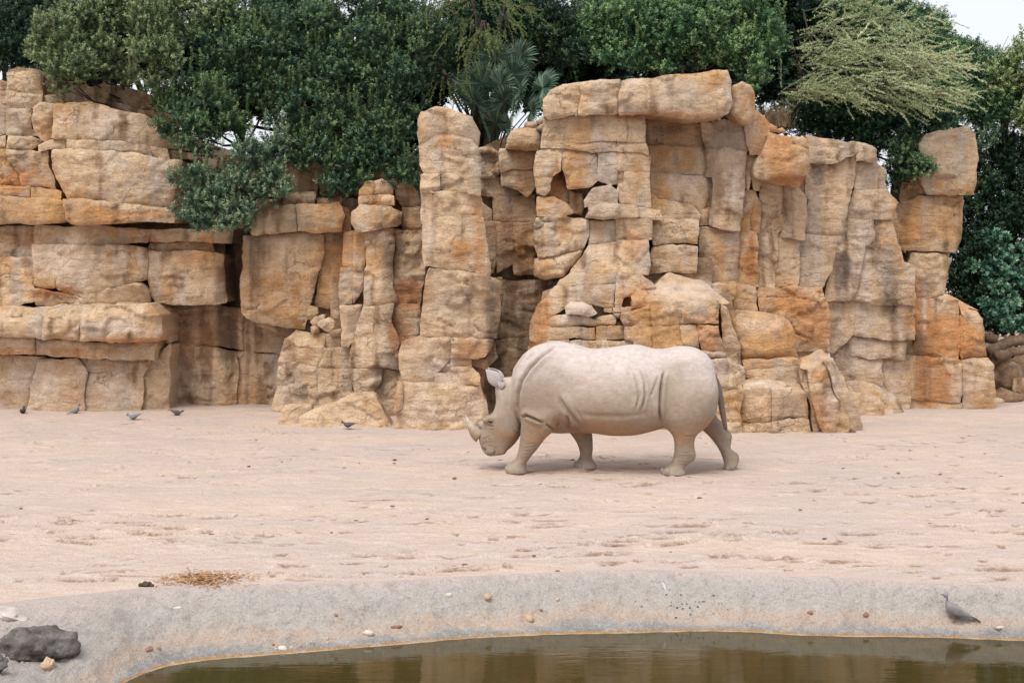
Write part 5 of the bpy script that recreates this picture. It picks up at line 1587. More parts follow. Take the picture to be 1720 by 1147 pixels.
def shrub(name, label, cat, clumps, mat, seed, base=None, dens=1.0, L=.066, wd=.023, slen=.15, n_leaf=14, tone=.45, group=None,
          trunk_r=.09, shell=.55, inner=.35, tops=0, spread=.9, trunks=None):
    """clumps: (px x, px y, px radius x, px radius y, depth m[, depth radius m])"""
    r = np.random.default_rng(seed)
    Vs, Fs, Ts = [], [], []
    nv = 0
    cs = []
    for cl in clumps:
        x, y, rx, ry, D = cl[:5]
        s = D / F_PX
        c = px(x, y, D); rad = np.array([rx * s, (cl[5] if len(cl) > 5 else min(rx, ry) * s * .9), ry * s])
        cs.append((c, rad))
        # split each clump into sub clumps so that the outline and shading break up
        rad = rad * 1.06
        nsub = max(6, int(16 * (rad[0] * rad[2]) / .25))
        dd = r.normal(size=(nsub, 3)); dd /= np.linalg.norm(dd, axis=1)[:, None]
        dd[:, 1] -= .25
        subc = c + dd * rad * r.uniform(.55, .98, (nsub, 1))
        for q in subc:
            srad = rad * r.uniform(.20, .36)
            srad = np.maximum(srad, .09)
            area = srad[0] * srad[2]
            n = int(dens * 1050 * area) + 6
            P, A, qq = clump_sprigs(q, srad, n, r, shell)
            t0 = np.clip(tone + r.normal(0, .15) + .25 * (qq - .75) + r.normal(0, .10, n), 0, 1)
            V, F, T = sprig_leaves(P, A, r, n_leaf, L, wd, slen, t0, spread)
            Vs.append(V); Fs.append(F + nv); Ts.append(T); nv += len(V)
        # sparse inner fill
        n = int(dens * inner * 230 * rad[0] * rad[2])
        if n:
            P, A, qq = clump_sprigs(c + np.array([0, .15, -.05]), rad * .72, n, r, .1)
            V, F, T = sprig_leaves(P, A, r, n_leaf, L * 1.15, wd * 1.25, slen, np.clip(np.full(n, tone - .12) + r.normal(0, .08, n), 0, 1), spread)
            Vs.append(V); Fs.append(F + nv); Ts.append(T); nv += len(V)
        for k in range(tops):
            # upright leader shoots
            a = r.uniform(-.8, .8)
            P0 = c + np.array([rad[0] * a, -rad[1] * r.uniform(.2, .9), rad[2] * (math.sqrt(1 - a * a) * .75)])
            m_ = 5
            P = P0 + np.array([r.normal(0, .04), -.02, 1.0]) * (np.arange(m_)[:, None] * slen * .55)
            A = np.tile(np.array([0, 0, 1.0]), (m_, 1)) + r.normal(0, .12, (m_, 3)); A /= np.linalg.norm(A, axis=1)[:, None]
            V, F, T = sprig_leaves(P, A, r, n_leaf, L * .85, wd, slen, np.clip(tone + .22 + .06 * np.arange(m_), 0, 1), 1.2)
            Vs.append(V); Fs.append(F + nv); Ts.append(T); nv += len(V)
    # root point
    cm = np.mean([c for c, _ in cs], 0)
    if base is None:
        bx = cm[0]; by = max(28.9, cm[1] + .6)
    else:
        bx, by = base
    bz = hill_z(bx) - .1
    root = empty(name, (bx, by, bz))
    tag(root, label, cat, group)
    off = np.array([bx, by, bz])
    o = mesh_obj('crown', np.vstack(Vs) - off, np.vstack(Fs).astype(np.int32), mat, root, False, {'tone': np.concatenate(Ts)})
    # trunk and limbs
    paths = []
    crown_c = np.array([cm[0], (cm[1] + by) / 2, max(cm[2], bz + .7)])
    tr = trunks or 1
    fork = []
    for k in range(tr):
        b0 = off + np.array([r.normal(0, .12) * (k > 0), r.normal(0, .1) * (k > 0), 0])
        f_ = crown_c + np.array([r.normal(0, .25), .1, r.uniform(-.1, .2)])
        pth = wander(b0, f_, r, 8, .10)
        paths.append((pth - off, np.linspace(trunk_r, trunk_r * .55, 8))); fork.append(pth)
    branch_mesh(paths, BARK, 'trunk', root, 8)
    paths = []
    for c, rad in cs:
        f_ = fork[r.integers(0, len(fork))]
        st = f_[r.integers(4, 8)]
        pth = wander(st, c, r, 7, .16)
        paths.append((pth - off, np.linspace(trunk_r * .36, trunk_r * .08, 7)))
        for j in range(5):
            e = c + r.normal(0, 1, 3) * rad * .6 + np.array([0, -.1, 0])
            p2 = wander(pth[4], e, r, 5, .14)
            paths.append((p2 - off, np.linspace(trunk_r * .08, .004, 5)))
    branch_mesh(paths, BARK, 'branches', root, 5)
    return root

M_OLIVE = leaf_material('leaf_olive', (.034, .060, .026), (.105, .155, .068), (.31, .36, .18))
M_GREEN = leaf_material('leaf_green', (.016, .042, .024), (.052, .115, .062), (.19, .28, .115))
M_BLUE = leaf_material('leaf_blue_green', (.022, .056, .034), (.085, .15, .093), (.26, .34, .19))
M_DEEP = leaf_material('leaf_deep', (.008, .026, .017), (.024, .066, .038), (.10, .18, .065))
M_BRIGHT = leaf_material('leaf_bright', (.022, .072, .034), (.082, .185, .082), (.28, .39, .165))
M_FAR = leaf_material('leaf_far', (.008, .022, .014), (.018, .044, .026), (.05, .095, .045))
M_YEL = leaf_material('leaf_yellow_green', (.06, .11, .04), (.19, .28, .11), (.46, .50, .25))
M_BROAD = leaf_material('leaf_broad', (.025, .085, .055), (.085, .22, .145), (.25, .40, .26))

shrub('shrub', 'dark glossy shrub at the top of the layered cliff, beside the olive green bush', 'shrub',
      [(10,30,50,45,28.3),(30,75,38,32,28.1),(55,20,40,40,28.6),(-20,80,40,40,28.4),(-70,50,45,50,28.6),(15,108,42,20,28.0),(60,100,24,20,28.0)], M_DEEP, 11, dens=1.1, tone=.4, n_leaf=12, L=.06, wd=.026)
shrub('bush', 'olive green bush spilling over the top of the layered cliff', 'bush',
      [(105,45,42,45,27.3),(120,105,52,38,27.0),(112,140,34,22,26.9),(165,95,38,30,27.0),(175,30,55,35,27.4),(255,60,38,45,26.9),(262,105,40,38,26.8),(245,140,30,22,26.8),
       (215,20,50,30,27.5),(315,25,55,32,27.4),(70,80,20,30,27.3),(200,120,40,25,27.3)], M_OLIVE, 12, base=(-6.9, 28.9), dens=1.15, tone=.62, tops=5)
shrub('bush', 'green bush hanging down over the dark cleft, above the bluish lower bush', 'bush',
      [(335,155,45,35,26.9),(300,190,28,25,26.9),(350,195,48,32,26.7),(345,235,40,25,26.6),(385,85,55,35,27.3),(445,85,45,32,27.3),(400,25,70,32,27.6),(280,215,20,16,26.9),(300,160,30,24,27.3),(275,165,24,20,27.4),(395,160,26,30,27.6),(405,215,20,20,27.2),(420,140,40,35,27.7),(465,190,30,30,27.5),(470,130,34,34,27.6)],
      M_GREEN, 13, base=(-5.4, 28.9), dens=1.15, tone=.60, tops=3, trunks=3)
shrub('bush', 'bluish green bush drooping low in front of the cave wall', 'bush',
      [(320,315,36,30,26.3),(318,345,34,26,26.25),(365,360,45,24,26.15),(400,330,45,32,26.2),(435,275,48,38,26.2),(455,320,32,28,26.15),(370,300,35,30,26.5),(455,245,35,25,26.4),(400,375,30,12,26.1),(335,372,18,14,26.1)],
      M_BLUE, 14, base=(-4.9, 28.9), dens=1.2, tone=.60, tops=2, trunks=2)
shrub('bush', 'tall dark green bush filling the bank beside the tall squarish pillar', 'bush',
      [(520,50,50,45,27.4),(560,125,48,45,27.1),(610,90,45,42,27.1),(655,130,42,42,27.0),(520,185,45,42,27.0),(565,215,45,40,26.9),(615,245,45,40,26.8),(655,205,40,36,26.9),
       (535,270,38,34,26.8),(590,295,45,30,26.7),(655,275,40,32,26.6),(495,240,36,36,27.0),(690,100,40,40,27.3),(715,50,45,42,27.5),(650,45,45,40,27.5),(590,15,50,30,27.6),(535,5,40,25,27.7),(685,300,24,22,26.5),(500,120,40,40,27.3),(560,315,30,18,26.6)],
      M_GREEN, 15, base=(-3.1, 29.0), dens=1.1, tone=.48, tops=4, trunks=3)
shrub('tree', 'dark tree with bare trunks behind the fan palm', 'tree',
      [(755,50,45,42,28.6),(745,100,38,30,28.5),(800,20,50,32,28.6),(860,15,50,32,28.7),(905,40,48,42,28.6),(930,85,38,34,28.4),(955,25,42,42,28.5),(985,75,26,36,28.2),(880,75,30,25,28.8)],
      M_DEEP, 16, base=(-1.1, 29.3), dens=1.0, tone=.5, tops=1, trunks=4, trunk_r=.12)
shrub('bush', 'bright green bush growing behind the flat capstone', 'bush',
      [(1010,45,42,45,27.7),(1055,35,52,40,27.6),(1045,90,42,32,27.4),(1110,50,55,48,27.4),(1105,95,45,28,27.3),(1175,40,55,42,27.4),(1165,85,45,30,27.3),(1215,85,45,32,27.3),(1250,45,42,42,27.5),
       (1262,95,36,34,27.3),(1255,130,30,26,27.2),(1290,60,30,36,27.6),(1235,10,50,28,27.6),(1120,5,60,26,27.8)], M_BRIGHT, 17, base=(3.4, 29.0), dens=1.15, tone=.5, tops=4, trunks=2)
shrub('bush', 'shaded dark bush under the pale feathery tree, behind the streaked wall', 'bush',
      [(1350,190,50,28,28.2),(1400,185,55,34,28.0),(1455,200,55,38,27.9),(1500,230,42,42,27.8),(1525,275,30,32,27.7),(1510,190,48,34,28.1),(1560,185,40,36,28.3),(1420,150,50,30,28.3),(1510,300,24,24,27.7),(1330,215,40,24,28.2),(1285,205,26,22,28.1),(1400,225,40,24,28.2),(1460,245,40,26,28.1),(1550,215,30,36,28.1)],
      M_DEEP, 18, base=(6.9, 29.0), dens=1.1, tone=.45, trunks=2)
shrub('shrub', 'small leafy sprig shrub rooted between the streaked wall and the ochre column', 'shrub',
      [(1535,285,22,12,27.3),(1520,262,18,14,27.4),(1555,280,10,8,27.2)], M_GREEN, 19, base=(7.75, 28.6), dens=1.2, tone=.6, trunk_r=.03)
shrub('tree', 'tall green tree behind the ochre column, its crown sloping against the sky', 'tree',
      [(1605,115,45,42,31.0),(1650,140,42,42,31.0),(1560,70,48,45,31.2),(1615,85,36,32,31.0),(1500,35,50,40,31.4),(1555,35,32,30,31.2),(1650,105,30,26,31.0),(1600,170,48,40,30.8),(1660,190,45,45,30.8),(1620,215,45,40,30.7),
       (1440,15,45,30,31.4),(1580,50,22,20,31.0),(1690,160,34,45,30.9)], M_BRIGHT, 20, base=(9.7, 33.0), dens=.95, tone=.42, trunk_r=.14, L=.065, wd=.02, slen=.18)
shrub('tree', 'sunlit yellow green tree rising past the dark mass beside the column', 'tree',
      [(1705,110,34,30,30.3),(1715,75,20,20,30.2),(1700,140,32,26,30.3),(1730,130,34,42,30.3),(1680,120,18,16,30.2),(1725,190,26,40,30.3)], M_YEL, 21, base=(11.6, 32.6), dens=.9, tone=.55, L=.075, wd=.03, n_leaf=12, trunk_r=.12)
shrub('tree', 'dark dense tree reaching down to the log pile', 'tree',
      [(1655,285,45,45,31.2),(1610,455,34,45,31.0),(1612,390,34,40,31.1),(1622,510,30,35,30.9),(1700,270,40,45,31.2),(1690,335,42,45,31.1),(1650,350,40,42,31.1),(1640,420,42,45,31.0),(1690,400,42,45,31.2),(1650,480,40,42,31.1),(1700,470,42,48,31.3),(1700,540,45,40,31.3),(1660,530,35,30,31.0),(1740,350,40,60,31.2),(1740,460,40,60,31.2)],
      M_DEEP, 22, base=(10.7, 33.0), dens=1.0, tone=.42, L=.07, wd=.026, trunk_r=.16)
shrub('shrub', 'blue green broad leaved shrub hanging over the log pile', 'shrub',
      [(1682,505,24,26,30.3),(1672,470,24,20,30.3),(1690,540,18,16,30.2),(1650,452,20,15,30.4),(1685,430,26,18,30.4),(1672,405,20,12,30.5),(1710,460,22,24,30.5),(1718,545,12,16,30.2),(1662,520,14,16,30.3)],
      M_BROAD, 23, base=(10.5, 31.0), dens=.9, tone=.55, L=.10, wd=.055, n_leaf=9, slen=.12, trunk_r=.05)

shrub('tree', 'dark tree continuing the green edge past the log pile, away from the rocks', 'tree',
      [(1790,180,60,60,31.6,.8),(1800,300,60,60,31.5,.8),(1790,420,60,60,31.6,.8),(1800,520,60,55,31.7,.8),(1880,260,60,70,32.0,.8),(1880,400,60,70,32.0,.8),(1890,520,60,60,32.0,.8)],
      M_FAR, 24, base=(12.4, 33.2), dens=.30, tone=.6, L=.12, wd=.05, slen=.22, trunk_r=.16)

# far row of trees that closes the view behind the bushes
far = [(40,40,75,60),(140,90,70,60),(230,60,75,60),(330,90,60,45),(500,100,75,80),(590,170,80,80),(670,70,60,60),(640,240,60,60),(420,150,50,50),(440,60,60,40),(370,110,40,40),(340,190,45,40),(750,120,55,45),(720,190,40,40),(830,70,60,50),(910,120,50,60),(1010,80,60,70),(1120,70,75,60),(1230,80,70,60),(1325,25,60,45),(1320,110,70,60),(1420,90,75,60),(1490,150,70,60)]
labels = ['dark backdrop tree behind the olive green bush', 'dark backdrop tree behind the tall dark green bush', 'dark backdrop tree behind the fan palm',
          'dark backdrop tree behind the bright green bush', 'dark backdrop tree behind the pale feathery tree']
for k, (i0, i1) in enumerate(((0, 4), (4, 12), (12, 16), (16, 19), (19, 23))):
    cl = [(x, y, rx, ry, 32.5 + .4 * (j % 3), .9) for j, (x, y, rx, ry) in enumerate(far[i0:i1])]
    shrub('backdrop_tree', labels[k], 'tree', cl, M_FAR, 40 + k, base=None, dens=.38, L=.15, wd=.07, slen=.28, n_leaf=12, tone=.45, trunk_r=.16, inner=.5, trunks=3, group='backdrop trees on the hill')

# ------------------------------------------------------------------ pale feathery tree with flat sweeping tiers
def feathery_tree(name, label, cat, tiers, base, seed, mat, thin=1.0, droop=.25, twig_n=62, leafL=.036):
    r = np.random.default_rng(seed)
    bx, by = base; bz = hill_z(bx) - .1
    off = np.array([bx, by, bz])
    root = empty(name, off); tag(root, label, cat)
    Vs, Fs, Ts = [], [], []; nv = 0
    limbs = []
    for (x0, y0, x1, y1, D, spread, tone) in tiers:
        a = px(x0, y0, D + .5); b = px(x1, y1, D)
        main_ = wander(a, b, r, 9, .06)
        limbs.append((main_ - off, np.linspace(.018, .004, 9)))
        start = wander(off + np.array([0, 0, 1.2]), a, r, 6, .1)
        limbs.append((start - off, np.linspace(.035, .018, 6)))
        L_ = np.linalg.norm(b - a)
        for k in range(int(twig_n * thin)):
            s = r.uniform(.05, 1.0)
            i = s * 8; i0 = int(min(i, 7)); p = main_[i0] + (main_[i0 + 1] - main_[i0]) * (i - i0)
            p = p + r.normal(0, 1, 3) * np.array([.12, .30, spread * .22])
            dr = (b - a) / L_ + r.normal(0, .46, 3) * np.array([.7, 1.3, .8])
            dr /= np.linalg.norm(dr)
            ln = r.uniform(.22, .62)
            m_ = 9
            t = np.linspace(0, 1, m_)
            tw = p + dr * (t * ln)[:, None] + np.array([0, 0, -1.0]) * (droop * ln * (t ** 2) * r.uniform(-.3, 1.2))[:, None] + np.cumsum(r.normal(0, .012, (m_, 3)), 0)
            limbs.append((tw[::4] - off, np.linspace(.003, .0015, 3)))
            # tiny leaves all along the twig
            n = int(ln * 230)
            ss = r.random(n) * (m_ - 1); i0 = np.minimum(ss.astype(int), m_ - 2)
            q = tw[i0] + (tw[i0 + 1] - tw[i0]) * (ss - i0)[:, None]
            dl = r.normal(size=(n, 3)) + dr * .7 + np.array([0, 0, .35]); dl /= np.linalg.norm(dl, axis=1)[:, None]
            sd_ = np.cross(dl, r.normal(size=(n, 3))); sd_ /= np.linalg.norm(sd_, axis=1)[:, None]
            ll = leafL * r.uniform(.6, 1.3, n)[:, None]
            V = np.stack([q - sd_ * ll * .24, q + dl * ll, q + sd_ * ll * .24], 1).reshape(-1, 3)
            Vs.append(V); Fs.append(np.arange(n * 3).reshape(-1, 3) + nv); nv += n * 3
            Ts.append(np.repeat(np.clip(tone + r.normal(0, .12) + r.normal(0, .12, n), 0, 1), 3))
    mesh_obj('crown', np.vstack(Vs) - off, np.vstack(Fs).astype(np.int32), mat, root, False, {'tone': np.concatenate(Ts)})
    branch_mesh(limbs, BARK, 'branches', root, 4)
    branch_mesh([(wander(off, off + np.array([.1, -.1, 1.4]), r, 6, .06) - off, np.linspace(.11, .07, 6))], BARK, 'trunk', root, 8)
    return root
M_PALE = leaf_material('leaf_pale', (.18, .22, .10), (.44, .50, .27), (.72, .75, .50), .2, .7)
feathery_tree('feathery_tree', 'pale grey green feathery tree with flat sweeping tiers', 'tree', [
    (1330,70,1480,20,27.6,.5,.45),(1360,45,1540,60,27.4,.5,.55),(1390,60,1570,85,27.2,.5,.7),(1420,80,1600,100,27.0,.45,.7),(1330,95,1460,85,27.3,.5,.4),
    (1340,110,1430,100,27.1,.5,.5),(1420,110,1600,115,27.0,.4,.75),(1440,135,1600,150,26.9,.4,.65),(1400,130,1580,150,26.9,.4,.6),(1470,150,1615,165,26.9,.3,.6),
    (1310,160,1400,150,26.9,.3,.45),(1320,150,1450,170,26.8,.25,.5),(1450,160,1560,185,26.9,.25,.35),(1350,20,1470,-10,27.8,.5,.5),(1440,30,1560,40,27.5,.4,.55),(1380,85,1520,110,27.2,.4,.6),
    (1340,130,1420,140,27.0,.4,.35),(1500,100,1600,110,27.0,.35,.75)], (6.3, 28.9), 31, M_PALE, droop=.06, thin=.9)
M_VINE = leaf_material('leaf_vine', (.06, .09, .03), (.17, .22, .08), (.32, .35, .15), .25, .6)
feathery_tree('trailing_vine', 'light green trailing shoots arching down above the fan palm', 'vine', [
    (790,-10,850,10,27.2,.15,.5),(800,20,770,50,27.1,.12,.5),(810,35,785,110,27.0,.05,.55),(815,35,790,85,27.0,.05,.6),(812,36,825,75,27.0,.05,.6),(820,40,815,85,27.0,.05,.5),
    (760,5,735,20,27.2,.12,.5),(850,0,885,30,27.2,.12,.45),(840,20,860,45,27.1,.1,.5),(740,115,700,150,27.1,.1,.4),(745,118,770,145,27.1,.08,.45),(790,0,740,15,27.3,.12,.45)],
    (-.6, 29.0), 32, M_VINE, thin=.22, droop=.5)

# ------------------------------------------------------------------ fan palm
def fan_palm():
    r = np.random.default_rng(33)
    mat = leaf_material('palm_leaf', (.026, .062, .040), (.085, .155, .10), (.26, .33, .235), .12, .4)
    bx, by = px(832, 200, 27.3)[0], 27.55
    bz = 4.0
    off = np.array([bx, by, bz]); root = empty('fan_palm', off)
    tag(root, 'fan palm with stiff radiating fronds between the tall pillar and the outcrop', 'palm')
    fr = [(809,134,52,27.0,-.35),(842,137,50,26.8,.15),(832,92,46,27.2,.1),(873,92,44,27.3,.35),(845,165,46,26.7,.0),(873,158,48,26.6,.3),(862,180,44,26.5,.25),(893,182,36,26.6,.5),
          (815,207,40,26.6,-.3),(850,212,42,26.5,.1),(912,142,46,26.9,.8),(800,168,50,26.8,-.6),(834,200,40,26.6,-.1),(790,145,46,27.2,-.8),(860,120,44,27.1,.2)]
    crown = off + np.array([0, 0, .9])
    for k, (x, y, rp, D, lean) in enumerate(fr):
        D += .35; c = px(x, y + 6, D); rad = rp * D / F_PX * 1.0
        # the blade faces out and up, tilted towards the sky
        out = c - crown; out[1] -= .35
        axis = out / np.linalg.norm(out)
        nrm = np.array([r.normal(0, .25), -.75, .55 + r.normal(0, .15)]); nrm -= axis * (nrm @ axis); nrm /= np.linalg.norm(nrm)
        sd_ = np.cross(axis, nrm)
        nseg = 34
        V, F, T = [], [], []
        for j in range(nseg):
            a = (j / (nseg - 1) - .5) * R(285)
            dr = axis * math.cos(a) + sd_ * math.sin(a)
            ln = rad * (1 - .18 * abs(a) / R(142)) * r.uniform(.9, 1.05)
            tang = -axis * math.sin(a) + sd_ * math.cos(a)
            drp = np.array([0, 0, -1.0]) * ln * r.uniform(.05, .22)
            w1 = ln * .046
            p0 = c; p1 = c + dr * ln * .5 + nrm * .03; p2 = c + dr * ln * .8 + drp * .3 ; p3 = c + dr * ln + drp
            n0 = len(V)
            V += [p0, p1 - tang * w1 + nrm * .012, p1 - nrm * .010, p1 + tang * w1 + nrm * .012, p2 - tang * w1 * .6, p2 + tang * w1 * .6, p3]
            F += [(n0, n0 + 1, n0 + 2), (n0, n0 + 2, n0 + 3), (n0 + 1, n0 + 4, n0 + 2), (n0 + 2, n0 + 4, n0 + 5), (n0 + 2, n0 + 5, n0 + 3), (n0 + 4, n0 + 6, n0 + 5)]
            T += [np.clip(.45 + r.normal(0, .22), 0, 1)] * 7
        o = mesh_obj('frond', np.array(V) - off, F, mat, root, False, {'tone': np.array(T)})
        branch_mesh([(wander(crown + r.normal(0, .05, 3), c, r, 6, .05) - off, np.linspace(.014, .009, 6))], mat, 'stalk', o, 5)
    dry = simple_mat('palm_fibre', (.10, .065, .04), (.20, .14, .09), 14, .9, .5)
    branch_mesh([(np.array([off, off + [0, 0, .5], off + [0, 0, 1.0]]) - off, [.16, .17, .12])], dry, 'trunk', root, 10)
    # dead hanging leaves
    V, F = [], []
    for k in range(90):
        a = r.uniform(0, 6.28); p = np.array([math.cos(a) * .18, math.sin(a) * .18, r.uniform(.35, .9)])
        e = p + np.array([math.cos(a) * .22, math.sin(a) * .22, -r.uniform(.3, .55)]); s_ = np.array([-math.sin(a), math.cos(a), 0]) * .012
        n0 = len(V); V += [p - s_, p + s_, e]; F.append((n0, n0 + 1, n0 + 2))
    mesh_obj('dead_skirt', np.array(V), F, dry, root, False)
fan_palm()

# dry grass tuft on the wall top
def grass_tuft(x, y, D, label, n, h, seed, c1, c2):
    r = np.random.default_rng(seed)
    m = simple_mat('dry_grass', c1, c2, 8, .9, 0)
    p = px(x, y, D)
    V, F = [], []
    for k in range(n):
        b = np.array([r.normal(0, .16), r.normal(0, .10), 0]); a = r.uniform(0, 6.28)
        ln = h * r.uniform(.5, 1.15); d_ = np.array([math.cos(a) * .55, math.sin(a) * .4, 1.0]); d_ /= np.linalg.norm(d_)
        s_ = np.array([-math.sin(a), math.cos(a), 0]) * .004
        p1 = b + d_ * ln * .55; p2 = b + d_ * ln + np.array([d_[0] * .25, d_[1] * .25, -.22]) * ln
        n0 = len(V); V += [b - s_, b + s_, p1 + s_ * .7, p1 - s_ * .7, p2]
        F += [(n0, n0 + 1, n0 + 2, n0 + 3), (n0 + 3, n0 + 2, n0 + 4)]
    o = mesh_obj('dry_grass', np.array(V), F, m, None, False, None, (p[0], D, p[2]))
    return tag(o, label, 'grass')
grass_tuft(1300, 214, 27.0, 'straw coloured dry grass tuft under the pale feathery tree', 420, .62, 3, (.16, .115, .07), (.32, .25, .16))

# ------------------------------------------------------------------ small things on the ground
def bird(label, x, y, D, heading, pitch, c_body, c_wing, c_head, length=.31, z=None, cat='pigeon', ring=False, group=None, neck=1.0):
    """heading: degrees, 0 = facing +X; pitch lowers the head (pecking) in degrees"""
    r = np.random.default_rng(int(x * 7 + y))
    p = px(x, y, D)
    root = empty('dove' if cat == 'dove' else 'pigeon', (p[0], D, p[2] if z is None else z), R(heading))
    tag(root, label, cat, group)
    s = length / .31
    def mat(nm, c):
        return simple_mat(nm, tuple(v * .85 for v in c), tuple(min(1, v * 1.12) for v in c), 60, .75, .15, 90, .002)
    def loft(st, n=14):
        V, F = [], []
        st = np.array(st, float)
        t = np.linspace(0, 1, 22); k = np.linspace(0, 1, len(st))
        S = np.stack([cubic_interp(t, k, st[:, j]) for j in range(st.shape[1])], 1)
        for (cx_, cz_, w, h) in S:
            for j in range(n):
                a = 2 * math.pi * j / n
                V.append((cx_, max(w, .0008) * math.cos(a), cz_ + max(h, .0008) * math.sin(a)))
        m_ = len(S)
        for i in range(m_ - 1):
            for j in range(n):
                F.append((i * n + j, i * n + (j + 1) % n, (i + 1) * n + (j + 1) % n, (i + 1) * n + j))
        F.append(tuple(range(n))[::-1]); F.append(tuple((m_ - 1) * n + j for j in range(n)))
        return np.array(V), F
    cp, sp = math.cos(R(pitch)), math.sin(R(pitch))
    def rot(V):
        V = np.asarray(V, float).copy()
        q = V - np.array([0, 0, .055])
        return np.c_[q[:, 0] * cp + q[:, 2] * sp, q[:, 1], -q[:, 0] * sp + q[:, 2] * cp] * s + np.array([0, 0, .062 * s])
    # body: tail root to breast and neck
    nk = neck
    body, F = loft([(-.10, .075, .006, .005), (-.07, .075, .022, .018), (-.03, .072, .042, .036), (.015, .074, .050, .046), (.052, .088, .044, .044), (.073, .115, .033, .033), (.081, .142 * nk + .005, .0245, .0245)])
    mesh_obj('body', rot(body), F, mat('plumage_body', c_body), root)
    hd, F = loft([(.070, .140 * nk, .010, .010), (.076, .152 * nk, .0235, .022), (.088, .164 * nk, .0245, .023), (.103, .163 * nk, .019, .018), (.112, .159 * nk, .007, .007)])
    head = mesh_obj('head', rot(hd), F, mat('plumage_head', c_head), root)
    bk, F = loft([(.108, .159 * nk, .005, .004), (.122, .156 * nk, .0035, .003), (.134, .151 * nk, .001, .001)], 8)
    mesh_obj('beak', rot(bk), F, mat('beak', (.05, .045, .045)), head)
    for sg in (-1, 1):
        bm = bmesh.new(); bmesh.ops.create_uvsphere(bm, u_segments=8, v_segments=6, radius=.0036)
        Ve = np.array([v.co[:] for v in bm.verts]) + np.array([.100, sg * .0165, .166 * nk]); Fe = [[v.index for v in f_.verts] for f_ in bm.faces]; bm.free()
        mesh_obj('eye', rot(Ve), Fe, mat('bird_eye', (.02, .01, .01)), head)
        # folded wing
        wv, wf = loft([(.060, .092, .004, .010), (.035, .088, .012, .030), (-.01, .080, .013, .034), (-.06, .072, .010, .022), (-.11, .066, .006, .010), (-.145, .062, .001, .002)], 10)
        wv[:, 1] += sg * .043 - sg * np.clip((-.02 - wv[:, 0]) * .26, 0, .03)
        mesh_obj('wing', rot(wv), wf, mat('plumage_wing', c_wing), root)
        # leg and toes
        lx = -.004
        V, Fl = [], []
        L = [(np.array([(lx, sg * .018, .05), (lx + .004, sg * .018, .025), (lx, sg * .018, .002)]) * s, [.005 * s, .0032 * s, .003 * s])]
        for a in (-.5, 0, .5, math.pi):
            ln = .026 if a < 3 else .014
            L.append((np.array([(lx, sg * .018, .004), (lx + math.cos(a) * ln * .6, sg * .018 + math.sin(a) * ln * .6, .005), (lx + math.cos(a) * ln, sg * .018 + math.sin(a) * ln, .001)]) * s, [.003 * s, .0026 * s, .001 * s]))
        branch_mesh(L, mat('bird_leg', (.36, .14, .10)), 'leg', root, 6)
    # tail fan
    V, F = [], []
    for k in range(6):
        a = (k - 2.5) * .055
        b0 = np.array([-.085, (k - 2.5) * .005, .074 + .0006 * k]); e = np.array([-.19 if ring else -.165, math.sin(a) * .10 + (k - 2.5) * .004, .052 + .0006 * k])
        w = .008
        n0 = len(V); V += [b0 + [0, -w * .5, 0], b0 + [0, w * .5, 0], e + [0, w, 0], e + [-.006, 0, 0], e + [0, -w, 0], b0 + [0, 0, -.004], e + [0, 0, -.002]]
        F += [(n0, n0 + 1, n0 + 2, n0 + 3, n0 + 4), (n0, n0 + 4, n0 + 6, n0 + 5), (n0 + 1, n0 + 5, n0 + 6, n0 + 2), (n0 + 2, n0 + 6, n0 + 3), (n0 + 3, n0 + 6, n0 + 4)]
    mesh_obj('tail', rot(np.array(V)), F, mat('plumage_tail', tuple(v * .7 for v in c_wing)), root)
    if ring:
        rg, F = loft([(.0735, .128, .0295, .0285), (.0765, .134, .0275, .0268)], 14)
        mesh_obj('neck_ring', rot(rg), F, mat('neck_ring', (.02, .018, .018)), root)
    return root

def bank_at(x, fr):
    """world point on the bank for a photo column"""
    X = (x - CX) * 12.5 / F_PX
    for _ in range(4):
        Y, Z = bank_point(np.array([X]), np.array([fr]))
        X = (x - CX) * Y[0] / F_PX
    Y, Z = bank_point(np.array([X]), np.array([fr]))
    q = np.array([[X, Y[0], Z[0]]])
    lump = .040 * fbm(q * 2.6, 4) + .028 * fbm(q * 8, 3)
    w = float(sstep(0, .10, np.array([fr]))[0])
    return np.array([X, Y[0] - lump[0] * w * .5, Z[0] + lump[0] * w])

g = .46
p_ = bank_at(1603, .66)
dv = bird('grey dove with a black neck ring standing on the pond bank', 1603, 1040, p_[1], 168, -14, (.27, .245, .235), (.215, .20, .195), (.27, .25, .25), .365, p_[2] - .004, 'dove', True, None, 1.05)
dv.location = (p_[0], p_[1], p_[2] - .003)
sl = (.13, .15, .175)
bird('slaty pigeon seen from the back at the foot of the layered cliff', 38, 698, ground_depth(698), 95, 12, (.075, .065, .06), (.07, .06, .058), (.06, .055, .055), .29, .012)
bird('blue grey pigeon standing upright under the layered cliff', 127, 698, ground_depth(698), 8, -12, (.17, .185, .20), (.19, .21, .225), (.12, .135, .15), .31, .012)
bird('pale blue grey pigeon pecking in front of the layered cliff', 226, 708, ground_depth(708), 172, 26, (.19, .205, .22), (.22, .235, .25), (.16, .175, .19), .33, .012, neck=.9)
bird('brown pigeon walking head down at the mouth of the cave', 296, 701, ground_depth(701), -6, 24, (.115, .095, .085), (.10, .085, .078), (.09, .075, .07), .31, .012, neck=.9)
bird('dark grey pigeon pecking in front of the wedge boulder', 586, 722, ground_depth(722), 184, 16, (.085, .08, .085), (.11, .105, .11), (.07, .065, .07), .30, .012, neck=.92)

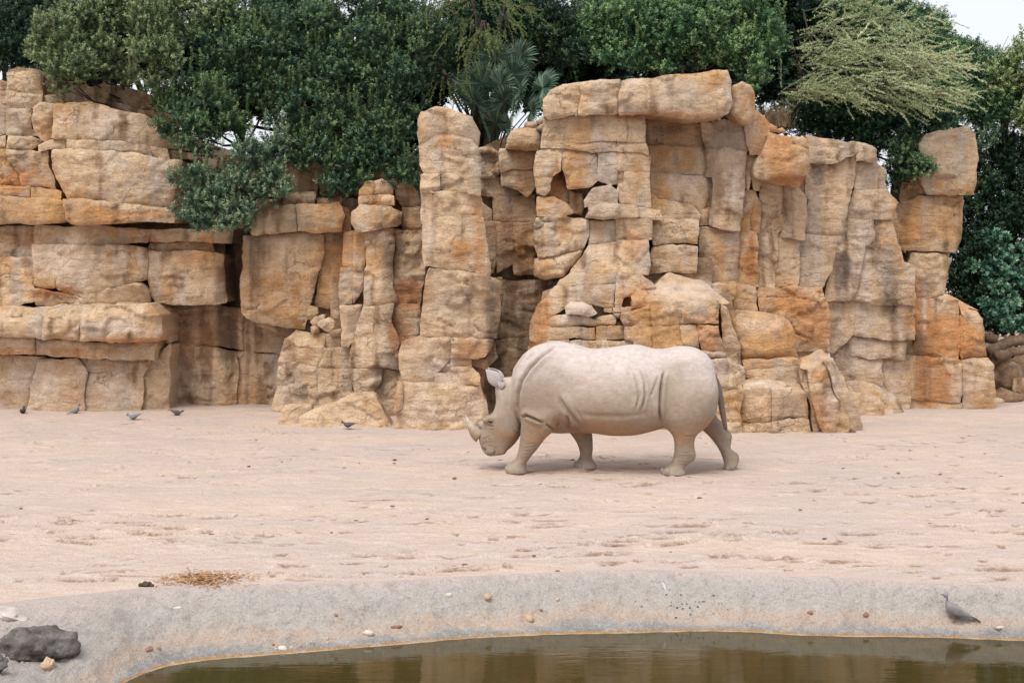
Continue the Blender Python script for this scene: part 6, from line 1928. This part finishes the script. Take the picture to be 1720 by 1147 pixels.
# stones of the bank
DARK = simple_mat('dark_stone', (.07, .058, .052), (.25, .225, .215), 7, .8, .9, 16, .07)
PALE = simple_mat('pale_pebble', (.52, .44, .36), (.68, .60, .52), 16, .7, .2)
TAN = simple_mat('tan_pebble', (.42, .28, .18), (.58, .44, .31), 12, .6, .2)
RED = simple_mat('reddish_pebble', (.24, .12, .085), (.34, .19, .14), 14, .7, .2)
def pebble(x, fr, r_m, mat, label, seed, sq=(1.25, .9, .8), cat='pebble', name='pebble', sub=3, sink=.5, group=None, rough=.1):
    p = bank_at(x, fr)
    V, F = boulder_mesh(0, r_m, seed, sub, sq, rough)
    o = mesh_obj(name, V, F, mat, None, True, None, (p[0], p[1], p[2] + r_m * sq[2] * (1 - 2 * sink) + .004))
    o.rotation_euler = (0, 0, seed * .7)
    return tag(o, label, cat, group)
pebble(753, .34, .030, PALE, 'white pebble stuck in the bank above a brown smear', 1)
pebble(820, .42, .040, TAN, 'oval tan pebble on the upper bank, below the rhinoceros head', 2)
pebble(889, .72, .038, TAN, 'round brown pebble on the bank beside the pink band', 3, (1.1, 1, .95))
pebble(620, .78, .040, PALE, 'long cream pebble low on the bank near the water', 4, (1.5, .8, .7))
pebble(666, .72, .034, RED, 'flat dark reddish pebble on the lower bank', 5, (1.7, .8, .5))
pebble(908, .58, .020, RED, 'tiny red pebble on the bank beside the round brown pebble', 6)
pebble(936, .45, .030, TAN, 'faint tan pebble nearly buried in the upper bank', 7, (1.4, .8, .6), sink=.7)
pebble(565, .55, .022, RED, 'small orange pebble on the bank above the cream pebble', 8)
pebble(474, .90, .034, PALE, 'grey white pebble at the water edge of the bank', 9)
pebble(297, .30, .032, PALE, 'pale flat pebble on the bank beside the straw heap', 10, (1.5, .8, .5))
pebble(254, .72, .034, RED, 'brown pebble low on the bank, left of its reddish twin', 11)
pebble(268, .74, .022, RED, 'small reddish pebble beside a brown one on the bank', 12)
pebble(1360, .62, .026, RED, 'brown pebble on the right bank under a grey dent', 13)
pebble(1678, .80, .030, PALE, 'grey pebble on the bank beyond the dove', 14, (1.6, .8, .5))
pebble(1455, .60, .028, RED, 'rusty pebble on the bank between the dove and the feather', 15)
for k in range(26):                                     # grit chips in one dark scatter
    xx = float(g_rng.normal(1165, 42)); 
    pebble(xx, float(np.clip(g_rng.normal(.58, .10), .3, .85)), float(g_rng.uniform(.006, .014)), DARK, 'tiny dark grit chip in the scatter on the bank below the rhinoceros tail', 60 + k, cat='grit', name='grit_chip', sub=1, group='dark grit scatter on the bank')
for k in range(14):
    xx = float(g_rng.normal(508, 26))
    pebble(xx, float(np.clip(g_rng.normal(.84, .07), .5, .95)), float(g_rng.uniform(.007, .018)), PALE if k % 2 else RED, 'tiny loose chip in the scatter by the water left of the cream pebble', 90 + k, cat='grit', name='stone_chip', sub=1, group='loose chips by the water')

# big dark stones at the left end of the bank
def bank_px(x, y):
    """fraction down the bank at which a photo pixel meets it"""
    fr = np.linspace(0, 1.2, 240)
    best = None
    for f_ in fr:
        p = bank_at(x, float(f_))
        yy_ = HOR - (p[2] - CAM_H) * F_PX / p[1]
        if best is None or abs(yy_ - y) < best[0]: best = (abs(yy_ - y), float(f_), p)
    return best[2]
def bank_stone(x, y, r_px, sq, seed, label, mat=DARK, tilt=0.0, lift=.35):
    p = bank_px(x, y)
    rad = r_px * p[1] / F_PX
    V, F = boulder_mesh(0, rad, seed, 4, sq, .26)
    o = mesh_obj('stone', V, F, mat, None, True, None, (p[0], p[1], p[2] + rad * sq[2] * lift))
    o.rotation_euler = (0, R(tilt), R(seed * 13 % 40 - 20))
    return tag(o, label, 'stone')
bank_stone(92, 1094, 66, (1.0, .75, .50), 3, 'large dark grey stone jutting from the left end of the bank')
bank_stone(16, 1128, 38, (1.0, .8, .62), 8, 'dark purple grey stone below the large dark stone, at the bank end')
bank_stone(6, 1158, 34, (1.1, .8, .6), 9, 'smooth grey stone lowest of the three at the bank end')
bank_stone(10, 1036, 32, (1.15, .7, .36), 4, 'small pale weathered stone above the large dark stone', simple_mat('weathered_stone', (.36, .31, .27), (.58, .52, .48), 9, .85, .5), 14)
bank_stone(147, 1120, 12, (1, .9, 1), 6, 'round honey coloured stone beside the large dark stone', TAN)

# feather on the bank
def feather():
    p = bank_at(1116, .34)
    V, F = [], []
    for k in range(9):
        t = k / 8
        w = .010 * math.sin(math.pi * min(1, t * .85 + .12))
        c = np.array([-.030 + .060 * t * .55, -.012, .045 - .10 * t + .012]); c += np.array([.012 * math.sin(t * 3), 0, 0])
        V += [c + [-w, 0, 0], c + [0, -.003, 0], c + [w, 0, 0]]
    for k in range(8):
        a = 3 * k
        F += [(a, a + 1, a + 4, a + 3), (a + 1, a + 2, a + 5, a + 4)]
    m = simple_mat('white_feather', (.70, .70, .72), (.80, .80, .82), 40, .7, .1)
    o = mesh_obj('feather', np.array(V), F, m, None, True, None, p + np.array([0, -.012, .012]))
    tag(o, 'white feather lying on the grey bank', 'feather')
feather()

# heap of straw and dung at the sand edge
def straw_heap(x, y, n, sx, sy, c1, c2, label, seed, name='straw', hgt=.03):
    r = np.random.default_rng(seed)
    D = ground_depth(y); p = px(x, y, D)
    V, F = [], []
    for k in range(n):
        b = np.array([r.normal(0, sx), r.normal(0, sy), abs(r.normal(0, hgt * .5)) + .006]); a = r.uniform(0, 6.28); ln = r.uniform(.010, .034)
        dr = np.array([math.cos(a), math.sin(a), r.normal(0, .3)]); s_ = np.array([-math.sin(a), math.cos(a), .6]) * .004
        n0 = len(V); V += [b - dr * ln - s_, b + dr * ln - s_, b + dr * ln + s_, b - dr * ln + s_]; F.append((n0, n0 + 1, n0 + 2, n0 + 3))
    o = mesh_obj(name, np.array(V), F, simple_mat(name, c1, c2, 20, .9, 0), None, False, None, (p[0], D, .0))
    return tag(o, label, 'straw')
straw_heap(345, 974, 900, .19, .13, (.30, .15, .065), (.50, .31, .18), 'rusty orange straw heap at the sand edge above the bank', 2)
DUNG = simple_mat('dung', (.045, .032, .022), (.10, .07, .045), 18, .95, .5)
for k, (dx, dy, rr) in enumerate(((-9, 1, 5), (-3, 0, 6), (2, -2, 6), (7, -3, 5.5), (10, 0, 4))):
    D = ground_depth(985)
    V, F = boulder_mesh(0, rr * D / F_PX, 20 + k, 2, (1, 1, .8))
    q = px(245 + dx, 985 + dy, D - .02 * dy)
    tag(mesh_obj('dung_ball', V, F, DUNG, None, True, None, (q[0], D + .03 * (k % 2), rr * .6 * D / F_PX)), 'dark dung ball in the small cluster at the sand edge', 'dung', 'dung balls at the sand edge')
# stray clods over the sand
CLOD = simple_mat('clod', (.13, .075, .045), (.24, .15, .10), 16, .95, .5)
for k in range(46):
    D = float(g_rng.uniform(13.2, 22)); X = float(g_rng.uniform(-.36, .36) * D)
    rr = float(g_rng.uniform(.010, .028))
    V, F = boulder_mesh(0, rr, 200 + k, 1, (1.5, 1, .6))
    tag(mesh_obj('clod', V, F, CLOD, None, True, None, (X, D, rr * .25)), 'small brown clod of earth lying loose on the open sand', 'clod', 'clods on the sand')

# straw wisp in the wall ledge
def wisp():
    r = np.random.default_rng(8); V, F = [], []
    p = px(1472, 634, 26.95)
    for k in range(40):
        a = r.uniform(-.6, 3.4); ln = r.uniform(.06, .14); d_ = np.array([math.cos(a), -.3, math.sin(a) * .6 - .2]); s_ = np.array([0, 0, .006])
        b = r.normal(0, .03, 3); n0 = len(V); V += [b - s_, b + s_, b + d_ * ln]; F.append((n0, n0 + 1, n0 + 2))
    tag(mesh_obj('straw_wisp', np.array(V), F, simple_mat('wisp', (.26, .17, .08), (.42, .30, .16), 20, .9, 0), None, False, None, p + np.array([0, -.12, 0])), 'wisp of straw caught in a crack of the streaked wall', 'straw')
wisp()

# ------------------------------------------------------------------ log pile and boulders past the column
put_boulder(1693, 655, 34, 'big grey brown boulder under the logs, past the ochre column', 'k', (1.15, .8, .85), D=29.3, seed=71)  # dark tints paint the pile's shade into these boulders
put_boulder(1688, 676, 24, 'flat brown boulder lying before the log pile', 'k', (1.3, .8, .6), D=28.7, seed=72)
put_boulder(1716, 668, 20, 'upright grey boulder beside the flat brown boulder', 'd', (.8, .8, 1.1), D=28.9, seed=73)
put_boulder(1668, 684, 14, 'small low stone between the column foot and the flat boulder', 'c', (1.3, .8, .7), D=28.4, seed=74)
put_boulder(1740, 650, 40, 'dark boulder carrying the ends of the logs', 'd', (1.1, .8, 1.0), D=29.8, seed=75)
WOOD = simple_mat('log_bark', (.10, .065, .042), (.22, .15, .10), 6, .9, .6, 20, .03)
PEEL = simple_mat('peeled_wood', (.42, .32, .22), (.58, .47, .35), 8, .8, .3)
def log(pts, D, r0, r1, mat, label, name='log', group=None):
    P = np.array([px(x, y, D + dz) for x, y, dz in pts])
    k = np.linspace(0, 1, len(P)); t = np.linspace(0, 1, 10)
    path = np.stack([np.interp(t, k, P[:, j]) for j in range(3)], 1)
    r = np.random.default_rng(int(abs(pts[0][0]) * 3 + pts[0][1]))
    path += r.normal(0, .012, path.shape)
    off = path.mean(0)
    o = branch_mesh([(path - off, np.linspace(r0, r1, 10) * r.uniform(.92, 1.08, 10))], mat, name, None, 10)
    o.location = off
    tag(o, label, 'log' if name == 'log' else 'stick', group)
log([(1660,592,0),(1700,575,.1),(1740,560,.2)], 29.0, .12, .10, WOOD, 'thick log slanting up over the boulders')
log([(1672,598,-.1),(1710,590,0),(1750,582,.1)], 28.8, .10, .09, WOOD, 'brown log lying across the boulder tops')
log([(1655,610,0),(1668,604,.1),(1690,596,.2)], 29.2, .16, .14, WOOD, 'short dark log stub beside the column')
for k, (a, b, c, d_) in enumerate(((1672,588,1680,562),(1684,592,1694,560),(1700,588,1708,556),(1708,596,1714,566),(1690,575,1712,560),(1676,572,1690,563))):
    log([(a, b, 0), ((a + c) / 2 + 2, (b + d_) / 2, .05), (c, d_, .1)], 29.4, .030, .022, PEEL, 'pale peeled stick poking up from the log pile', 'peeled_stick', 'peeled sticks in the log pile')
log([(1655,568,0),(1700,572,0),(1760,572,0)], 30.2, .10, .10, WOOD, 'dark rail log at the back of the pile')
